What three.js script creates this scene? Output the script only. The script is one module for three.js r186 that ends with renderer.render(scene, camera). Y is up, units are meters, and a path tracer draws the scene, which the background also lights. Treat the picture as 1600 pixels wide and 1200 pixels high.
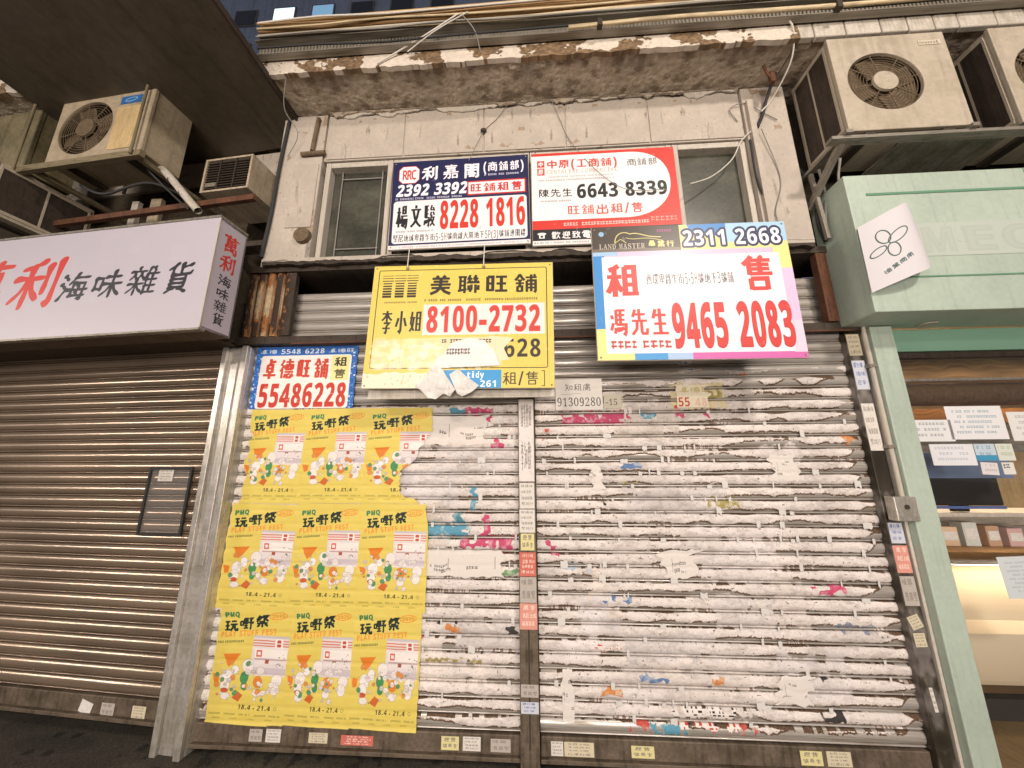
import * as THREE from 'three';
import { RoundedBoxGeometry } from 'three/addons/geometries/RoundedBoxGeometry.js';
import { mergeGeometries } from 'three/addons/utils/BufferGeometryUtils.js';
import { RectAreaLightUniformsLib } from 'three/addons/lights/RectAreaLightUniformsLib.js';

// A shuttered shop in an old street at night, seen from the pavement. Units are metres: the shutter stands in the plane z = 0, x runs to the right, the street lies towards +z.
const scene = new THREE.Scene();
const renderer = new THREE.WebGLRenderer({ antialias: true });
renderer.toneMapping = THREE.LinearToneMapping;
renderer.toneMappingExposure = 1.16;
renderer.shadowMap.enabled = true;
RectAreaLightUniformsLib.init();
const rad = Math.PI / 180;
const camera = new THREE.PerspectiveCamera(2 * Math.atan(600 / 560) / rad, 4 / 3, 0.05, 400);
camera.position.set(0, 1.45, 2.15);
camera.rotation.order = 'YXZ';
camera.rotation.set(12.75 * rad, 3.41 * rad, -0.2 * rad);

// night sky: a dim, even city glow
{
  const W = 64, H = 32, d = new Float32Array(W * H * 4);
  for (let j = 0; j < H; j++) for (let i = 0; i < W; i++) {
    const up = Math.max(0, ((j + 0.5) / H - 0.5) * 2), k = (j * W + i) * 4, g = 0.105 - 0.03 * up;
    d[k] = g * 0.92; d[k + 1] = g * 0.95; d[k + 2] = g * 1.15; d[k + 3] = 1;
  }
  const t = new THREE.DataTexture(d, W, H, THREE.RGBAFormat, THREE.FloatType);
  t.mapping = THREE.EquirectangularReflectionMapping; t.magFilter = t.minFilter = THREE.LinearFilter; t.needsUpdate = true;
  scene.background = t; scene.environment = t;
}
// faint light of the night sky from over the street
const sun = new THREE.DirectionalLight(0xfff0e0, 0.06);
sun.position.set(3, 9, 9); sun.target.position.set(0, 1.5, 0); sun.castShadow = true; sun.shadow.radius = 40;
Object.assign(sun.shadow.camera, { left: -8, right: 8, top: 8, bottom: -8, near: 0.5, far: 40 }); sun.shadow.mapSize.set(2048, 2048);
scene.add(sun, sun.target);

// ---------------------------------------------------------------- helpers
const used = {};
function numbered(n) { used[n] = (used[n] ?? -1) + 1; return used[n] ? `${n}_${String(used[n]).padStart(3, '0')}` : n; }
function random(seed) { let a = seed >>> 0; return () => { a = (a + 0x6d2b79f5) | 0; let t = Math.imul(a ^ (a >>> 15), 1 | a); t = (t + Math.imul(t ^ (t >>> 7), 61 | t)) ^ t; return ((t ^ (t >>> 14)) >>> 0) / 4294967296; }; }
const LATTICE = (() => { const r = random(7), a = new Float32Array(65536); for (let i = 0; i < 65536; i++) a[i] = r(); return a; })();
function vn(x, y) {   // value noise, 0 to 1
  const xi = Math.floor(x), yi = Math.floor(y), fx = x - xi, fy = y - yi, sx = fx * fx * (3 - 2 * fx), sy = fy * fy * (3 - 2 * fy);
  const a = LATTICE[(xi & 255) | ((yi & 255) << 8)], b = LATTICE[((xi + 1) & 255) | ((yi & 255) << 8)], c = LATTICE[(xi & 255) | (((yi + 1) & 255) << 8)], d = LATTICE[((xi + 1) & 255) | (((yi + 1) & 255) << 8)];
  return a + (b - a) * sx + (c - a) * sy + (a - b - c + d) * sx * sy;
}
function fbm(x, y, o = 4) { let s = 0, a = 0.5, n = 0; for (let i = 0; i < o; i++) { s += a * vn(x, y); n += a; a *= 0.5; x = x * 2.03 + 17.3; y = y * 2.03 + 9.1; } return s / n; }
const clamp = (v, a = 0, b = 1) => Math.min(b, Math.max(a, v)), mix = (a, b, t) => a + (b - a) * t, smooth = (a, b, v) => { const t = clamp((v - a) / (b - a)); return t * t * (3 - 2 * t); };
function pixels(W, H, fn, srgb = true, repeat = true) {   // fn(u, v, out) fills out[0..2] with 0..1
  const d = new Uint8Array(W * H * 4), o = [0, 0, 0];
  for (let j = 0; j < H; j++) for (let i = 0; i < W; i++) { fn(i / W, j / H, o); const k = (j * W + i) * 4; d[k] = clamp(o[0]) * 255; d[k + 1] = clamp(o[1]) * 255; d[k + 2] = clamp(o[2]) * 255; d[k + 3] = 255; }
  const t = new THREE.DataTexture(d, W, H);
  if (srgb) t.colorSpace = THREE.SRGBColorSpace;
  t.magFilter = THREE.LinearFilter; t.minFilter = THREE.LinearMipmapLinearFilter; t.generateMipmaps = true; if (repeat) t.wrapS = t.wrapT = THREE.MirroredRepeatWrapping; t.needsUpdate = true;
  return t;
}
function canvas(W, H, draw, srgb = true) {
  const c = document.createElement('canvas'); c.width = W; c.height = H; draw(c.getContext('2d'), W, H);
  const t = new THREE.CanvasTexture(c); if (srgb) t.colorSpace = THREE.SRGBColorSpace; t.anisotropy = 8; return t;
}
const lin = (r, g, b) => new THREE.Color().setRGB(r, g, b);
const mat = (o) => new THREE.MeshStandardMaterial({ roughness: 0.8, ...o });
function metres(geo, s = 1, ox = 0, oy = 0) {   // uv in units of s metres, by the way each face points
  const p = geo.attributes.position, n = geo.attributes.normal, uv = new Float32Array(p.count * 2);
  for (let i = 0; i < p.count; i++) {
    const ax = Math.abs(n.getX(i)), ay = Math.abs(n.getY(i)), az = Math.abs(n.getZ(i)); let u, v;
    if (az >= ax && az >= ay) { u = p.getX(i); v = p.getY(i); } else if (ax >= ay) { u = p.getZ(i); v = p.getY(i); } else { u = p.getX(i); v = p.getZ(i); }
    uv[i * 2] = u / s + ox; uv[i * 2 + 1] = v / s + oy;
  }
  geo.setAttribute('uv', new THREE.BufferAttribute(uv, 2)); return geo;
}
const box = (x0, y0, z0, x1, y1, z1) => new THREE.BoxGeometry(x1 - x0, y1 - y0, z1 - z0).translate((x0 + x1) / 2, (y0 + y1) / 2, (z0 + z1) / 2);
const rbox = (x0, y0, z0, x1, y1, z1, r = 0.004, seg = 2) => new RoundedBoxGeometry(x1 - x0, y1 - y0, z1 - z0, seg, Math.min(r, (x1 - x0) / 2.01, (y1 - y0) / 2.01, (z1 - z0) / 2.01)).translate((x0 + x1) / 2, (y0 + y1) / 2, (z0 + z1) / 2);
const join = (...g) => mergeGeometries(g.flat().map((x) => { const y = x.index ? x.toNonIndexed() : x; for (const k of Object.keys(y.attributes)) if (!['position', 'normal', 'uv'].includes(k)) y.deleteAttribute(k); return y; }));
const V = (x, y, z) => new THREE.Vector3(x, y, z);
function tube(points, r, seg = 24, rs = 7) { return new THREE.TubeGeometry(new THREE.CatmullRomCurve3(points.map((p) => V(...p)), false, 'catmullrom', 0.5), seg, r, rs); }
function rod(a, b, r, rs = 8) { const A = V(...a), B = V(...b), g = new THREE.CylinderGeometry(r, r, A.distanceTo(B), rs); g.applyQuaternion(new THREE.Quaternion().setFromUnitVectors(V(0, 1, 0), B.clone().sub(A).normalize())); const m = A.add(B).multiplyScalar(0.5); return g.translate(m.x, m.y, m.z); }
function bar(a, b, w, h) { const A = V(...a), B = V(...b), L = A.distanceTo(B), g = new THREE.BoxGeometry(w, h, L), m = new THREE.Matrix4().lookAt(B, A, V(0, 1, 0)); g.applyMatrix4(m); const c = A.add(B).multiplyScalar(0.5); return g.translate(c.x, c.y, c.z); }
function raggedStrip(x0, x1, top, z0, z1, fn, step = 0.011) {   // a strip whose lower edge is broken away to the depth fn(x)
  const s = new THREE.Shape(); s.moveTo(x0, top); s.lineTo(x1, top); for (let x = x1; x >= x0; x -= step) s.lineTo(x, top - Math.max(0.002, fn(x))); s.closePath(); return new THREE.ExtrudeGeometry(s, { depth: z1 - z0, bevelEnabled: false }).translate(0, 0, z0);
}
function mesh(parent, name, geo, material) { const m = new THREE.Mesh(geo, material); m.name = parent === scene ? numbered(name) : name; m.castShadow = m.receiveShadow = true; parent.add(m); return m; }
function thing(name, label, category, at = [0, 0, 0], turn = 0, group) {
  const o = new THREE.Group(); o.name = numbered(name); o.position.set(...at); o.rotation.y = turn; o.userData = { label, category }; if (group) o.userData.group = group; scene.add(o); return o;
}
function single(name, label, category, geo, material, group) { const m = mesh(scene, name, geo, material); m.userData = { label, category }; if (group) m.userData.group = group; return m; }
function ground(name, geo, material) { const m = mesh(scene, name, geo, material); m.userData.kind = 'structure'; return m; }
// the left-hand shop's front stands at a slight angle: u along it, d out from it
const LEFT_TURN = -4.5 * rad, LX = Math.cos(4.5 * rad), LZ = Math.sin(4.5 * rad);
const left = (u, y, d) => [-1.9 + LX * u - LZ * d, y, LZ * u + LX * d];
// ---------------------------------------------------------------- lettering: brush strokes of the Chinese characters on the signs, on a 100 x 100 grid
const STROKES = {
  口: '14,20 14,92;14,22 86,22 86,92;14,84 86,84', 日: '18,6 18,98;18,8 82,8 82,98;18,50 82,50;18,92 82,92', 目: '20,6 20,96;20,8 80,8 80,96;20,36 80,36;20,64 80,64;20,92 80,92',
  田: '12,12 12,94;12,14 88,14 88,94;50,14 50,88;12,51 88,51;12,88 88,88', 木: '4,28 96,28;50,4 50,98;48,30 28,62 4,82;52,30 72,62 96,82',
  禾: '80,4 50,13 16,18;4,38 96,38;50,14 50,98;48,42 28,68 4,86;52,42 72,66 96,82', 刂: '22,14 22,70;78,4 78,90 72,96 56,90', 艹: '2,50 98,50;32,10 32,90;68,10 68,90',
  禸: '12,28 12,98;12,30 90,30 90,90 84,96 74,92;50,2 50,66;26,72 50,66 68,64;62,52 74,76', 氵: '20,6 70,22;8,38 60,54;14,96 40,80 84,56',
  每: '34,2 22,22 4,40;26,16 94,16;28,36 20,84;28,38 82,38 78,98 64,94;4,62 98,62;50,44 56,56;46,68 52,80;20,84 92,84', 未: '16,24 84,24;4,50 96,50;50,4 50,98;48,52 28,76 4,92;52,52 72,76 96,92',
  隹: '34,2 20,26 2,46;22,26 22,98;60,2 68,16;22,24 96,24;22,46 90,46;22,68 90,68;22,92 98,92;58,24 58,92', 杂: '50,0 50,10;6,14 94,14;30,16 24,30 6,42;28,28 44,42;70,16 64,30 48,42;68,28 90,42|木 2 44 96 56',
  化: '30,2 4,46;20,28 20,98;88,14 54,36;54,4 54,84 60,92 92,92 96,72', 貝: '22,4 22,72;22,6 78,6 78,72;22,28 78,28;22,50 78,50;22,72 78,72;38,76 10,98;62,76 92,98',
  士: '6,34 94,34;50,4 50,92;16,92 84,92', 力: '6,26 88,26 84,84 76,94 60,86;46,2 44,40 30,72 6,96', 門: '8,4 8,98;8,6 42,6 42,44 8,44;8,25 42,25;58,44 58,6 92,6;92,6 92,92 88,97 78,94;58,25 92,25;58,44 92,44',
  各: '36,2 24,22 6,38;32,14 80,14 60,38 30,58 4,66;30,28 58,48 96,64|口 18 58 64 42', 金: '50,0 30,22 2,40;50,0 70,22 98,40;26,42 74,42;12,60 88,60;50,42 50,92;28,68 34,84;72,68 64,84;4,93 96,93',
  舍: '50,0 30,18 2,34;50,0 70,18 98,34;26,34 74,34;8,50 92,50;50,34 50,62|口 18 58 64 42', 甫: '4,18 96,18;72,2 84,12;14,36 14,98;14,36 86,36 86,90 82,96 72,92;50,2 50,96;14,56 86,56;14,75 86,75',
  商: '50,0 50,10;4,14 96,14;32,18 38,30;68,18 60,30;8,34 8,98;8,34 92,34 92,92 86,97 76,93;38,40 24,56;60,40 76,54|口 26 54 48 36', 咅: '50,0 50,12;8,16 92,16;30,22 36,42;70,22 62,42;2,46 98,46|口 16 54 68 46',
  阝: '20,4 20,98;20,6 82,6 56,42 84,58 80,76 56,74', 王: '8,10 92,10;14,50 86,50;50,10 50,92;4,92 96,92', 且: '22,6 22,92;22,8 78,8 78,92;22,36 78,36;22,64 78,64;2,93 98,93',
  昜: '2,46 98,46;24,48 14,66 2,78;20,62 90,62 84,92 76,98 64,92;44,64 32,80 16,92;66,64 52,84 38,96|日 20 0 60 38', 文: '50,0 50,14;4,20 96,20;74,22 58,60 34,82 6,97;26,22 42,60 66,82 96,97',
  馬: '18,4 18,60;18,6 88,6;18,24 82,24;18,42 82,42;50,6 50,60;18,60 92,60 88,90 82,97 68,92;14,72 6,94;32,70 34,88;48,70 52,86;64,68 70,82', 夋: '40,0 18,24;18,24 80,22;62,10 84,28;32,32 18,50;64,32 84,48;40,46 26,64 6,78;36,58 78,58 56,82 16,98;32,66 60,86 96,98',
  中: '10,26 10,68;10,28 90,28 90,68;10,62 90,62;50,2 50,98', 原: '6,8 96,8;14,8 12,60 2,96;60,12 50,22;28,24 28,60;28,24 86,24 86,60;28,42 86,42;28,60 86,60;56,60 56,92 50,97 42,92;36,70 22,88;74,68 92,86',
  工: '10,12 90,12;50,12 50,88;3,88 97,88', 東: '6,14 94,14;50,0 50,98;18,28 18,60;18,28 82,28 82,60;18,44 82,44;18,60 82,60;48,62 28,82 4,94;52,62 72,82 96,94',
  先: '26,4 10,32;20,22 86,22;50,2 50,46;4,46 96,46;36,48 32,76 4,97;62,48 62,86 68,93 92,93 96,74', 生: '26,4 8,38;20,26 88,26;50,2 50,92;14,58 86,58;3,93 97,93',
  出: '50,2 50,94;18,14 18,44 82,44;82,12 82,48;8,54 8,94 92,94;92,52 92,98', 美: '30,0 38,12;70,0 60,12;10,16 90,16;16,32 84,32;4,48 96,48;50,16 50,48;8,66 92,66;50,50 46,68 32,84 4,98;54,68 70,86 96,98',
  耳: '4,8 96,8;26,8 26,84;74,8 74,98;26,32 74,32;26,56 74,56;2,86 96,76', 絲: '24,0 10,20 34,22;34,14 10,40 38,40;34,32 42,46;70,0 56,20 82,22;82,14 56,40 86,40;80,32 92,46;34,52 34,76 20,92;12,56 12,76 34,76;66,52 66,98;88,56 88,76 66,76',
  子: '16,8 82,8 52,36;52,34 52,88 46,97 30,88;4,54 96,54', 小: '50,4 50,88 44,96 30,88;26,34 8,72;74,34 94,70', 女: '40,4 22,58 78,94;72,30 58,72 10,97;2,32 98,32', 冫: '20,20 70,38;10,90 80,56',
  卓: '50,0 50,28;50,14 88,14;3,80 97,80;50,66 50,98|日 22 26 56 42', 彳: '70,4 14,34;84,32 6,64;46,52 46,98', 直心: '8,16 92,16;50,0 50,30;10,32 10,54;10,32 90,32 90,54;36,32 36,54;64,32 64,54;10,54 90,54;4,66 96,66;14,76 4,96;32,74 34,94 70,94 76,82;48,72 56,82;80,74 96,92',
  矢: '32,0 10,32;24,18 88,18;8,46 96,46;52,18 48,56 6,96;54,54 92,94', 處: '50,0 50,18;50,9 84,9;16,20 14,60 2,96;16,20 92,20 84,34;32,34 74,30;52,24 52,42 82,42;40,48 26,66;34,54 62,54 24,92;36,62 52,82 98,96;66,56 64,78;66,56 88,56 88,76 98,76',
  元: '18,10 82,10;4,38 96,38;38,38 34,70 4,97;62,38 62,86 68,93 92,93 96,74', 里: '14,4 14,52;14,6 86,6 86,52;14,28 86,28;14,50 86,50;50,6 50,90;10,70 90,70;2,92 98,90', 予: '14,6 84,6 54,24;34,18 64,34;6,42 94,42 84,56;52,42 52,90 46,97 30,90',
  祭: '34,0 8,36;26,14 48,14 8,52;22,26 34,34;54,6 90,6 60,44;56,14 96,50;28,52 72,52;10,66 90,66;50,66 50,92 44,98;32,74 12,94;68,74 92,92', 雚: '6,8 94,8;32,0 32,18;68,0 68,18|口 4 16 42 28|口 54 16 42 28|隹 4 42 92 58',
  欠: '34,0 8,38;24,18 92,18 80,38;50,30 46,60 6,97;50,52 66,78 96,97', 卬: '42,6 12,14 12,76 50,60;60,10 60,98;60,12 94,12 94,66 82,64', 辶: '20,6 32,20;6,36 28,36 24,60;24,60 22,78 4,90;12,78 30,92 60,96 98,95',
  至: '8,8 92,8;44,10 24,38 80,36;66,24 86,46;14,64 86,64;50,42 50,92;3,93 97,93', 攵: '38,0 10,44;28,20 96,20;72,22 60,60 6,97;32,42 58,76 97,97',
  電: '14,4 86,4;6,18 6,38;6,20 94,20 92,38;50,4 50,42;22,28 40,28;60,28 80,28;22,38 40,38;60,38 80,38;18,50 18,84;18,50 82,50 82,84;18,67 82,67;18,84 82,84;50,46 50,90 58,97 94,97 96,86', 亍: '12,14 92,14;2,42 98,42;64,42 64,90 56,97 40,90',
  業: '36,2 36,22;62,2 62,22;14,6 24,20;84,6 76,20;4,24 96,24;28,28 34,38;70,28 64,38;10,40 90,40;20,54 80,54;4,68 96,68;50,40 50,98;46,70 6,94;54,70 94,94', 土: '8,36 92,36;50,4 50,90;2,92 98,88', 也: '6,50 88,32 86,66 72,64;50,4 50,76;22,14 22,84 30,94 94,94 98,76',
  号: '0,50 98,50;40,50 28,68 84,68 76,92 50,96|口 10 0 80 42', 下: '4,10 96,10;48,10 48,98;52,36 82,58', 大: '4,34 96,34;50,2 46,44 6,97;54,44 94,97', 西: '4,10 96,10;14,34 14,96;14,34 86,34 86,96;38,10 36,50 22,64;62,10 62,56 80,60;14,90 86,90',
  南: '8,14 92,14;50,0 50,28;10,30 10,98;10,30 90,30 90,92 82,96;34,38 40,50;66,38 60,50;26,54 74,54;24,72 76,72;50,54 50,94', 足: '50,40 50,92;50,62 88,62;20,56 20,92;2,96 98,86|口 14 0 72 44', 尼: '14,8 86,8 86,36 14,36;14,8 14,40 4,96;80,48 44,66;40,48 40,86 46,92 92,90 94,74',
  成: '20,24 96,24;22,24 18,70 4,96;22,46 50,46 46,80 36,76;58,2 66,60 94,96;88,50 56,90;74,4 86,14', 卑: '48,0 40,10;16,12 16,50 84,50 84,12 16,12;16,31 84,31;50,12 50,50;4,72 96,72;62,50 62,98;38,52 20,70', 乍: '30,4 8,44;24,20 96,20;46,20 46,98;46,46 88,46;46,70 88,70',
  車: '10,12 90,12;20,28 20,66 80,66 80,28 20,28;20,47 80,47;4,82 96,82;50,0 50,98', 臣又: '8,4 46,4;8,4 8,46 48,46;8,18 38,18 38,32 8,32;54,8 92,8 56,46;58,16 96,46;14,64 86,64;50,50 50,94;3,94 97,94', 婁: '20,6 80,6 80,34 20,34 20,6;4,20 96,20;50,0 50,48;28,48 72,48;44,52 24,76 80,98;70,60 20,98;2,68 98,68',
  厂: '4,8 96,8;12,8 10,60 0,98', 頁: '4,6 96,6;20,22 20,72 80,72 80,22 20,22;20,38 80,38;20,55 80,55;36,76 10,98;60,76 92,98', 睘: '10,4 90,4 90,24 10,24 10,4;36,4 36,24;64,4 64,24;4,36 96,36;30,46 70,46 70,62 30,62 30,46;46,64 4,90;30,76 30,98;54,68 94,98', 太: '6,30 94,30;46,4 40,50 4,96;60,60 44,90 84,84;74,70 92,94',
};
const PARTS_OF = {   // characters put together from the strokes above: part, left, top, width, height
  萬: '艹 2 0 96 20|田 14 20 72 36|禸 4 52 92 48', 利: '禾 0 2 62 96|刂 60 2 40 96', 海: '氵 0 4 28 94|每 28 2 72 96', 味: '口 0 16 32 60|未 30 2 70 96', 雜: '杂 0 2 56 96|隹 50 2 50 96', 貨: '化 8 0 84 40|貝 10 36 80 64',
  嘉: '士 10 0 80 22|口 22 20 56 20|丷 4 38 92 16|力 2 52 48 46|口 54 58 40 38', 閣: '門 0 0 100 100|各 24 40 52 52', 鋪: '金 0 2 46 96|甫 46 2 54 96', 舖: '舍 0 2 44 96|甫 46 2 54 96', 部: '咅 0 2 60 96|阝 60 2 40 96',
  旺: '日 0 6 36 84|王 38 4 60 90', 租: '禾 0 2 50 96|且 46 4 54 90', 售: '隹 4 0 92 56|口 16 56 68 44', 楊: '木 0 2 40 96|昜 38 0 62 100', 駿: '馬 0 0 48 98|夋 48 2 52 96', 陳: '阝 0 2 30 96|東 30 2 70 96', 聯: '耳 0 2 42 96|絲 42 0 58 98',
  李: '木 4 0 92 54|子 14 52 72 48', 姐: '女 0 4 48 92|且 48 4 52 90', 馮: '冫 0 8 20 80|馬 20 0 80 98', 德: '彳 0 2 30 96|直心 30 0 70 98', 知: '矢 0 2 56 96|口 58 16 40 70', 玩: '王 0 6 42 84|元 40 4 60 92', 野: '里 0 2 50 96|予 50 2 50 96', 嘢: '口 0 18 26 52|里 26 2 36 94|予 62 2 38 94',
  歡: '雚 0 0 58 98|欠 56 2 44 96', 迎: '辶 0 2 100 96|卬 38 2 54 76', 致: '至 0 4 50 88|攵 48 2 52 96', 行: '彳 0 2 42 96|亍 40 4 60 94', 地: '土 0 10 38 82|也 36 4 64 92', 號: '号 0 2 42 96|處 42 0 58 98', 路: '足 0 2 44 96|各 44 2 56 96', 城: '土 0 10 34 80|成 34 2 66 96',
  街: '彳 0 2 30 96|圭 28 4 34 90|亍 62 6 38 90', 連: '辶 0 2 100 96|車 36 2 60 78', 樓: '木 0 2 38 96|婁 38 0 62 98', 雄: '太 0 4 50 92|隹 50 2 50 96', 廈: '厂 2 4 96 94|頁 22 14 72 84', 環: '王 0 8 34 80|睘 36 0 64 98', 堅: '臣又 0 0 100 98', 置: '目 10 0 80 24|直心 4 20 92 60',
};
STROKES.丷 = '24,10 34,50;76,10 64,50;2,86 98,86'; STROKES.圭 = '14,14 86,14;50,0 50,44;4,44 96,44;14,66 86,66;50,50 50,94;2,94 98,94';
function strokesOf(ch, x, y, w, h, out = []) {
  for (const piece of (STROKES[ch] ?? PARTS_OF[ch] ?? '').split('|')) {
    if (!piece) continue;
    if (/^\d/.test(piece)) {
      for (const s of piece.split(';')) out.push(s.trim().split(' ').map((p) => { const [a, b] = p.split(','); return [x + (a / 100) * w, y + (b / 100) * h]; }));
    } else { const [c, a, b, cw, chh] = piece.split(' '); strokesOf(c, x + (a / 100) * w, y + (b / 100) * h, (cw / 100) * w, (chh / 100) * h, out); }
  }
  return out;
}
// one character in a box; weight is the stroke width as a share of the height; brush > 0 gives swelling brush strokes
function han(g, ch, x, y, w, h, weight = 0.1, brush = 0) {
  const lw = weight * Math.min(h, w * 1.3), n = strokesOf(ch, x + lw * 0.5, y + lw * 0.5, w - lw, h - lw);
  const thin = n.length > 13 ? 0.8 : n.length < 6 ? 1.12 : 1;
  g.lineJoin = 'miter'; g.lineCap = brush ? 'round' : 'butt';
  for (const s of n) {
    if (!brush) { const flat = s.length === 2 && Math.abs(s[0][1] - s[1][1]) < h * 0.03; g.lineWidth = lw * thin * (flat ? 0.82 : 1); g.beginPath(); s.forEach((p, i) => (i ? g.lineTo(...p) : g.moveTo(...p))); g.stroke(); continue; }
    let len = 0; for (let i = 1; i < s.length; i++) len += Math.hypot(s[i][0] - s[i - 1][0], s[i][1] - s[i - 1][1]);
    let at = 0;
    for (let i = 1; i < s.length; i++) {
      const d = Math.hypot(s[i][0] - s[i - 1][0], s[i][1] - s[i - 1][1]), k = Math.max(3, Math.ceil(d / 3));
      for (let j = 0; j <= k; j++) {
        const t = (at + (d * j) / k) / len, r = lw * thin * 0.5 * (1.15 - 0.75 * brush * Math.sin(Math.min(1, t * 1.25) * Math.PI) * 0.6 - 0.5 * brush * t * t);
        g.beginPath(); g.ellipse(s[i - 1][0] + ((s[i][0] - s[i - 1][0]) * j) / k, s[i - 1][1] + ((s[i][1] - s[i - 1][1]) * j) / k, r * 1.1, r * 0.8, -0.7, 0, 7); g.fill();
      }
      at += d;
    }
  }
}
// a line of mixed text filling a box: Chinese characters from strokes, all else in the built-in face squeezed to its cell
function line(g, text, x, y, w, h, { weight = 0.1, brush = 0, color = '#111', font = 'bold', family = 'sans-serif', gap = 0.06, narrow = 0.55, stroke = 0, strokeColor = '#000' } = {}) {
  g.fillStyle = g.strokeStyle = color;
  const chars = [...text], unit = (c) => (c === ' ' ? 0.35 : STROKES[c] || PARTS_OF[c] ? 1 : c === '-' || c === '/' || c === '(' || c === ')' || c === '.' ? narrow * 0.7 : narrow), total = chars.reduce((s, c) => s + unit(c) + gap, -gap);
  let cx = x;
  for (const c of chars) {
    const cw = (unit(c) / total) * w;
    if (STROKES[c] || PARTS_OF[c]) han(g, c, cx, y, cw, h, weight, brush);
    else if (c !== ' ') {
      g.save(); g.font = `${font} 100px ${family}`; g.textBaseline = 'alphabetic'; const m = g.measureText(c).width;
      const tall = 73; g.translate(cx, y + h * (c === '-' ? 1 : 0.98)); g.scale(cw / m, (h * 0.98) / tall);
      if (stroke) { g.lineWidth = stroke; g.strokeStyle = strokeColor; g.lineJoin = 'round'; g.strokeText(c, 0, 0); }
      g.fillText(c, 0, 0); g.restore();
    }
    cx += ((unit(c) + gap) / total) * w;
  }
}

// ---------------------------------------------------------------- materials
const tone = (o, r, g, b, k) => { o[0] = r * k; o[1] = g * k; o[2] = b * k; };
// old cream paint with hairline stains, scuffs and fallen flakes
const paintMap = pixels(1024, 1024, (u, v, o) => {
  const n = fbm(u * 9, v * 9, 5), f = fbm(u * 60, v * 60, 3), s = fbm(u * 40 + 30, v * 5, 3); let k = 0.93 + 0.12 * (n - 0.5) + 0.07 * (f - 0.5) - 0.22 * smooth(0.62, 0.8, s) * smooth(0.45, 0.7, n);
  tone(o, 0.765, 0.72, 0.67, k);
  const flake = smooth(0.765, 0.785, fbm(u * 13 + 5, v * 13 + 8, 4) + 0.1 * (f - 0.5)); o[0] = mix(o[0], 0.62, flake); o[1] = mix(o[1], 0.545, flake); o[2] = mix(o[2], 0.46, flake);
  const speck = smooth(0.86, 0.93, vn(u * 120, v * 120)) * smooth(0.52, 0.64, n); o[0] -= speck * 0.16; o[1] -= speck * 0.18; o[2] -= speck * 0.19;
});
const paintBump = pixels(512, 512, (u, v, o) => { const n = fbm(u * 40, v * 40, 4) * 0.5 + 0.5 * (1 - smooth(0.76, 0.79, fbm(u * 13 + 5, v * 13 + 8, 4))); o[0] = o[1] = o[2] = n; }, false);
const cream = mat({ map: paintMap, bumpMap: paintBump, bumpScale: 0.003, roughness: 0.75 });
// soffit: bare render, brown and sooty in uneven patches
const soffitMap = pixels(1024, 1024, (u, v, o) => {
  const n = fbm(u * 6, v * 8, 5), f = fbm(u * 50, v * 50, 4), p = fbm(u * 14 + 9, v * 16, 5); tone(o, 0.76, 0.70, 0.625, 0.88 + 0.3 * (n - 0.5) + 0.22 * (f - 0.5));
  const soot = smooth(0.46, 0.74, p + 0.16 * (f - 0.5)); o[0] = mix(o[0], 0.43, soot * 0.72); o[1] = mix(o[1], 0.37, soot * 0.72); o[2] = mix(o[2], 0.305, soot * 0.72);
  const pale = 0.7 * smooth(0.76, 0.78, fbm(u * 20 + 44, v * 22, 3)); o[0] = mix(o[0], 0.82, pale); o[1] = mix(o[1], 0.76, pale); o[2] = mix(o[2], 0.68, pale);
});
const soffitBump = pixels(512, 512, (u, v, o) => { o[0] = o[1] = o[2] = fbm(u * 30, v * 34, 5); }, false);
const soffit = mat({ map: soffitMap, bumpMap: soffitBump, bumpScale: 0.012, roughness: 0.95 });
// canopy edge: white paint peeled down to brown render, hard outlines
const peelMap = pixels(2048, 128, (u, v, o) => {
  const n = fbm(u * 75, v * 1.9 + 3, 5), f = fbm(u * 500, v * 12, 3), g = smooth(0.475, 0.49, n + 0.09 * (f - 0.5)); tone(o, 0.52, 0.42, 0.31, 0.75 + 0.6 * (f - 0.3) * (0.6 + fbm(u * 90, v * 5, 2)));
  const w = 0.92 + 0.14 * (f - 0.5); o[0] = mix(o[0], 0.88 * w, g); o[1] = mix(o[1], 0.83 * w, g); o[2] = mix(o[2], 0.77 * w, g);
});
const peelBump = pixels(2048, 128, (u, v, o) => { const n = fbm(u * 75, v * 1.9 + 3, 5), f = fbm(u * 500, v * 12, 3); o[0] = o[1] = o[2] = 0.8 * smooth(0.47, 0.495, n + 0.09 * (f - 0.5)) + 0.2 * f; }, false);
const peel = mat({ map: peelMap, bumpMap: peelBump, bumpScale: 0.006, roughness: 0.85 });
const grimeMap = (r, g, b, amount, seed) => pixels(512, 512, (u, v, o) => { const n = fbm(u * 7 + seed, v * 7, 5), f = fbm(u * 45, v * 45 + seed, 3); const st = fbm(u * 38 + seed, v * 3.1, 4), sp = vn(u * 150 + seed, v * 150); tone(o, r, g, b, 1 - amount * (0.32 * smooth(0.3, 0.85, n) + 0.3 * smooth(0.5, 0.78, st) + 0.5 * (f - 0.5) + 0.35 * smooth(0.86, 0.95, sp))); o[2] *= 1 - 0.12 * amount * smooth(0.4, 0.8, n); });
const casing = mat({ map: grimeMap(0.71, 0.66, 0.59, 0.2, 3), roughness: 0.55 });
const casingWorn = mat({ map: grimeMap(0.66, 0.60, 0.51, 0.3, 11), roughness: 0.6 });
const darkGrille = mat({ map: grimeMap(0.44, 0.37, 0.285, 0.45, 5), roughness: 0.8 });
const black = mat({ color: lin(0.02, 0.018, 0.016), roughness: 0.7 });
const deep = mat({ color: lin(0.045, 0.038, 0.032), roughness: 0.9 });
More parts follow.
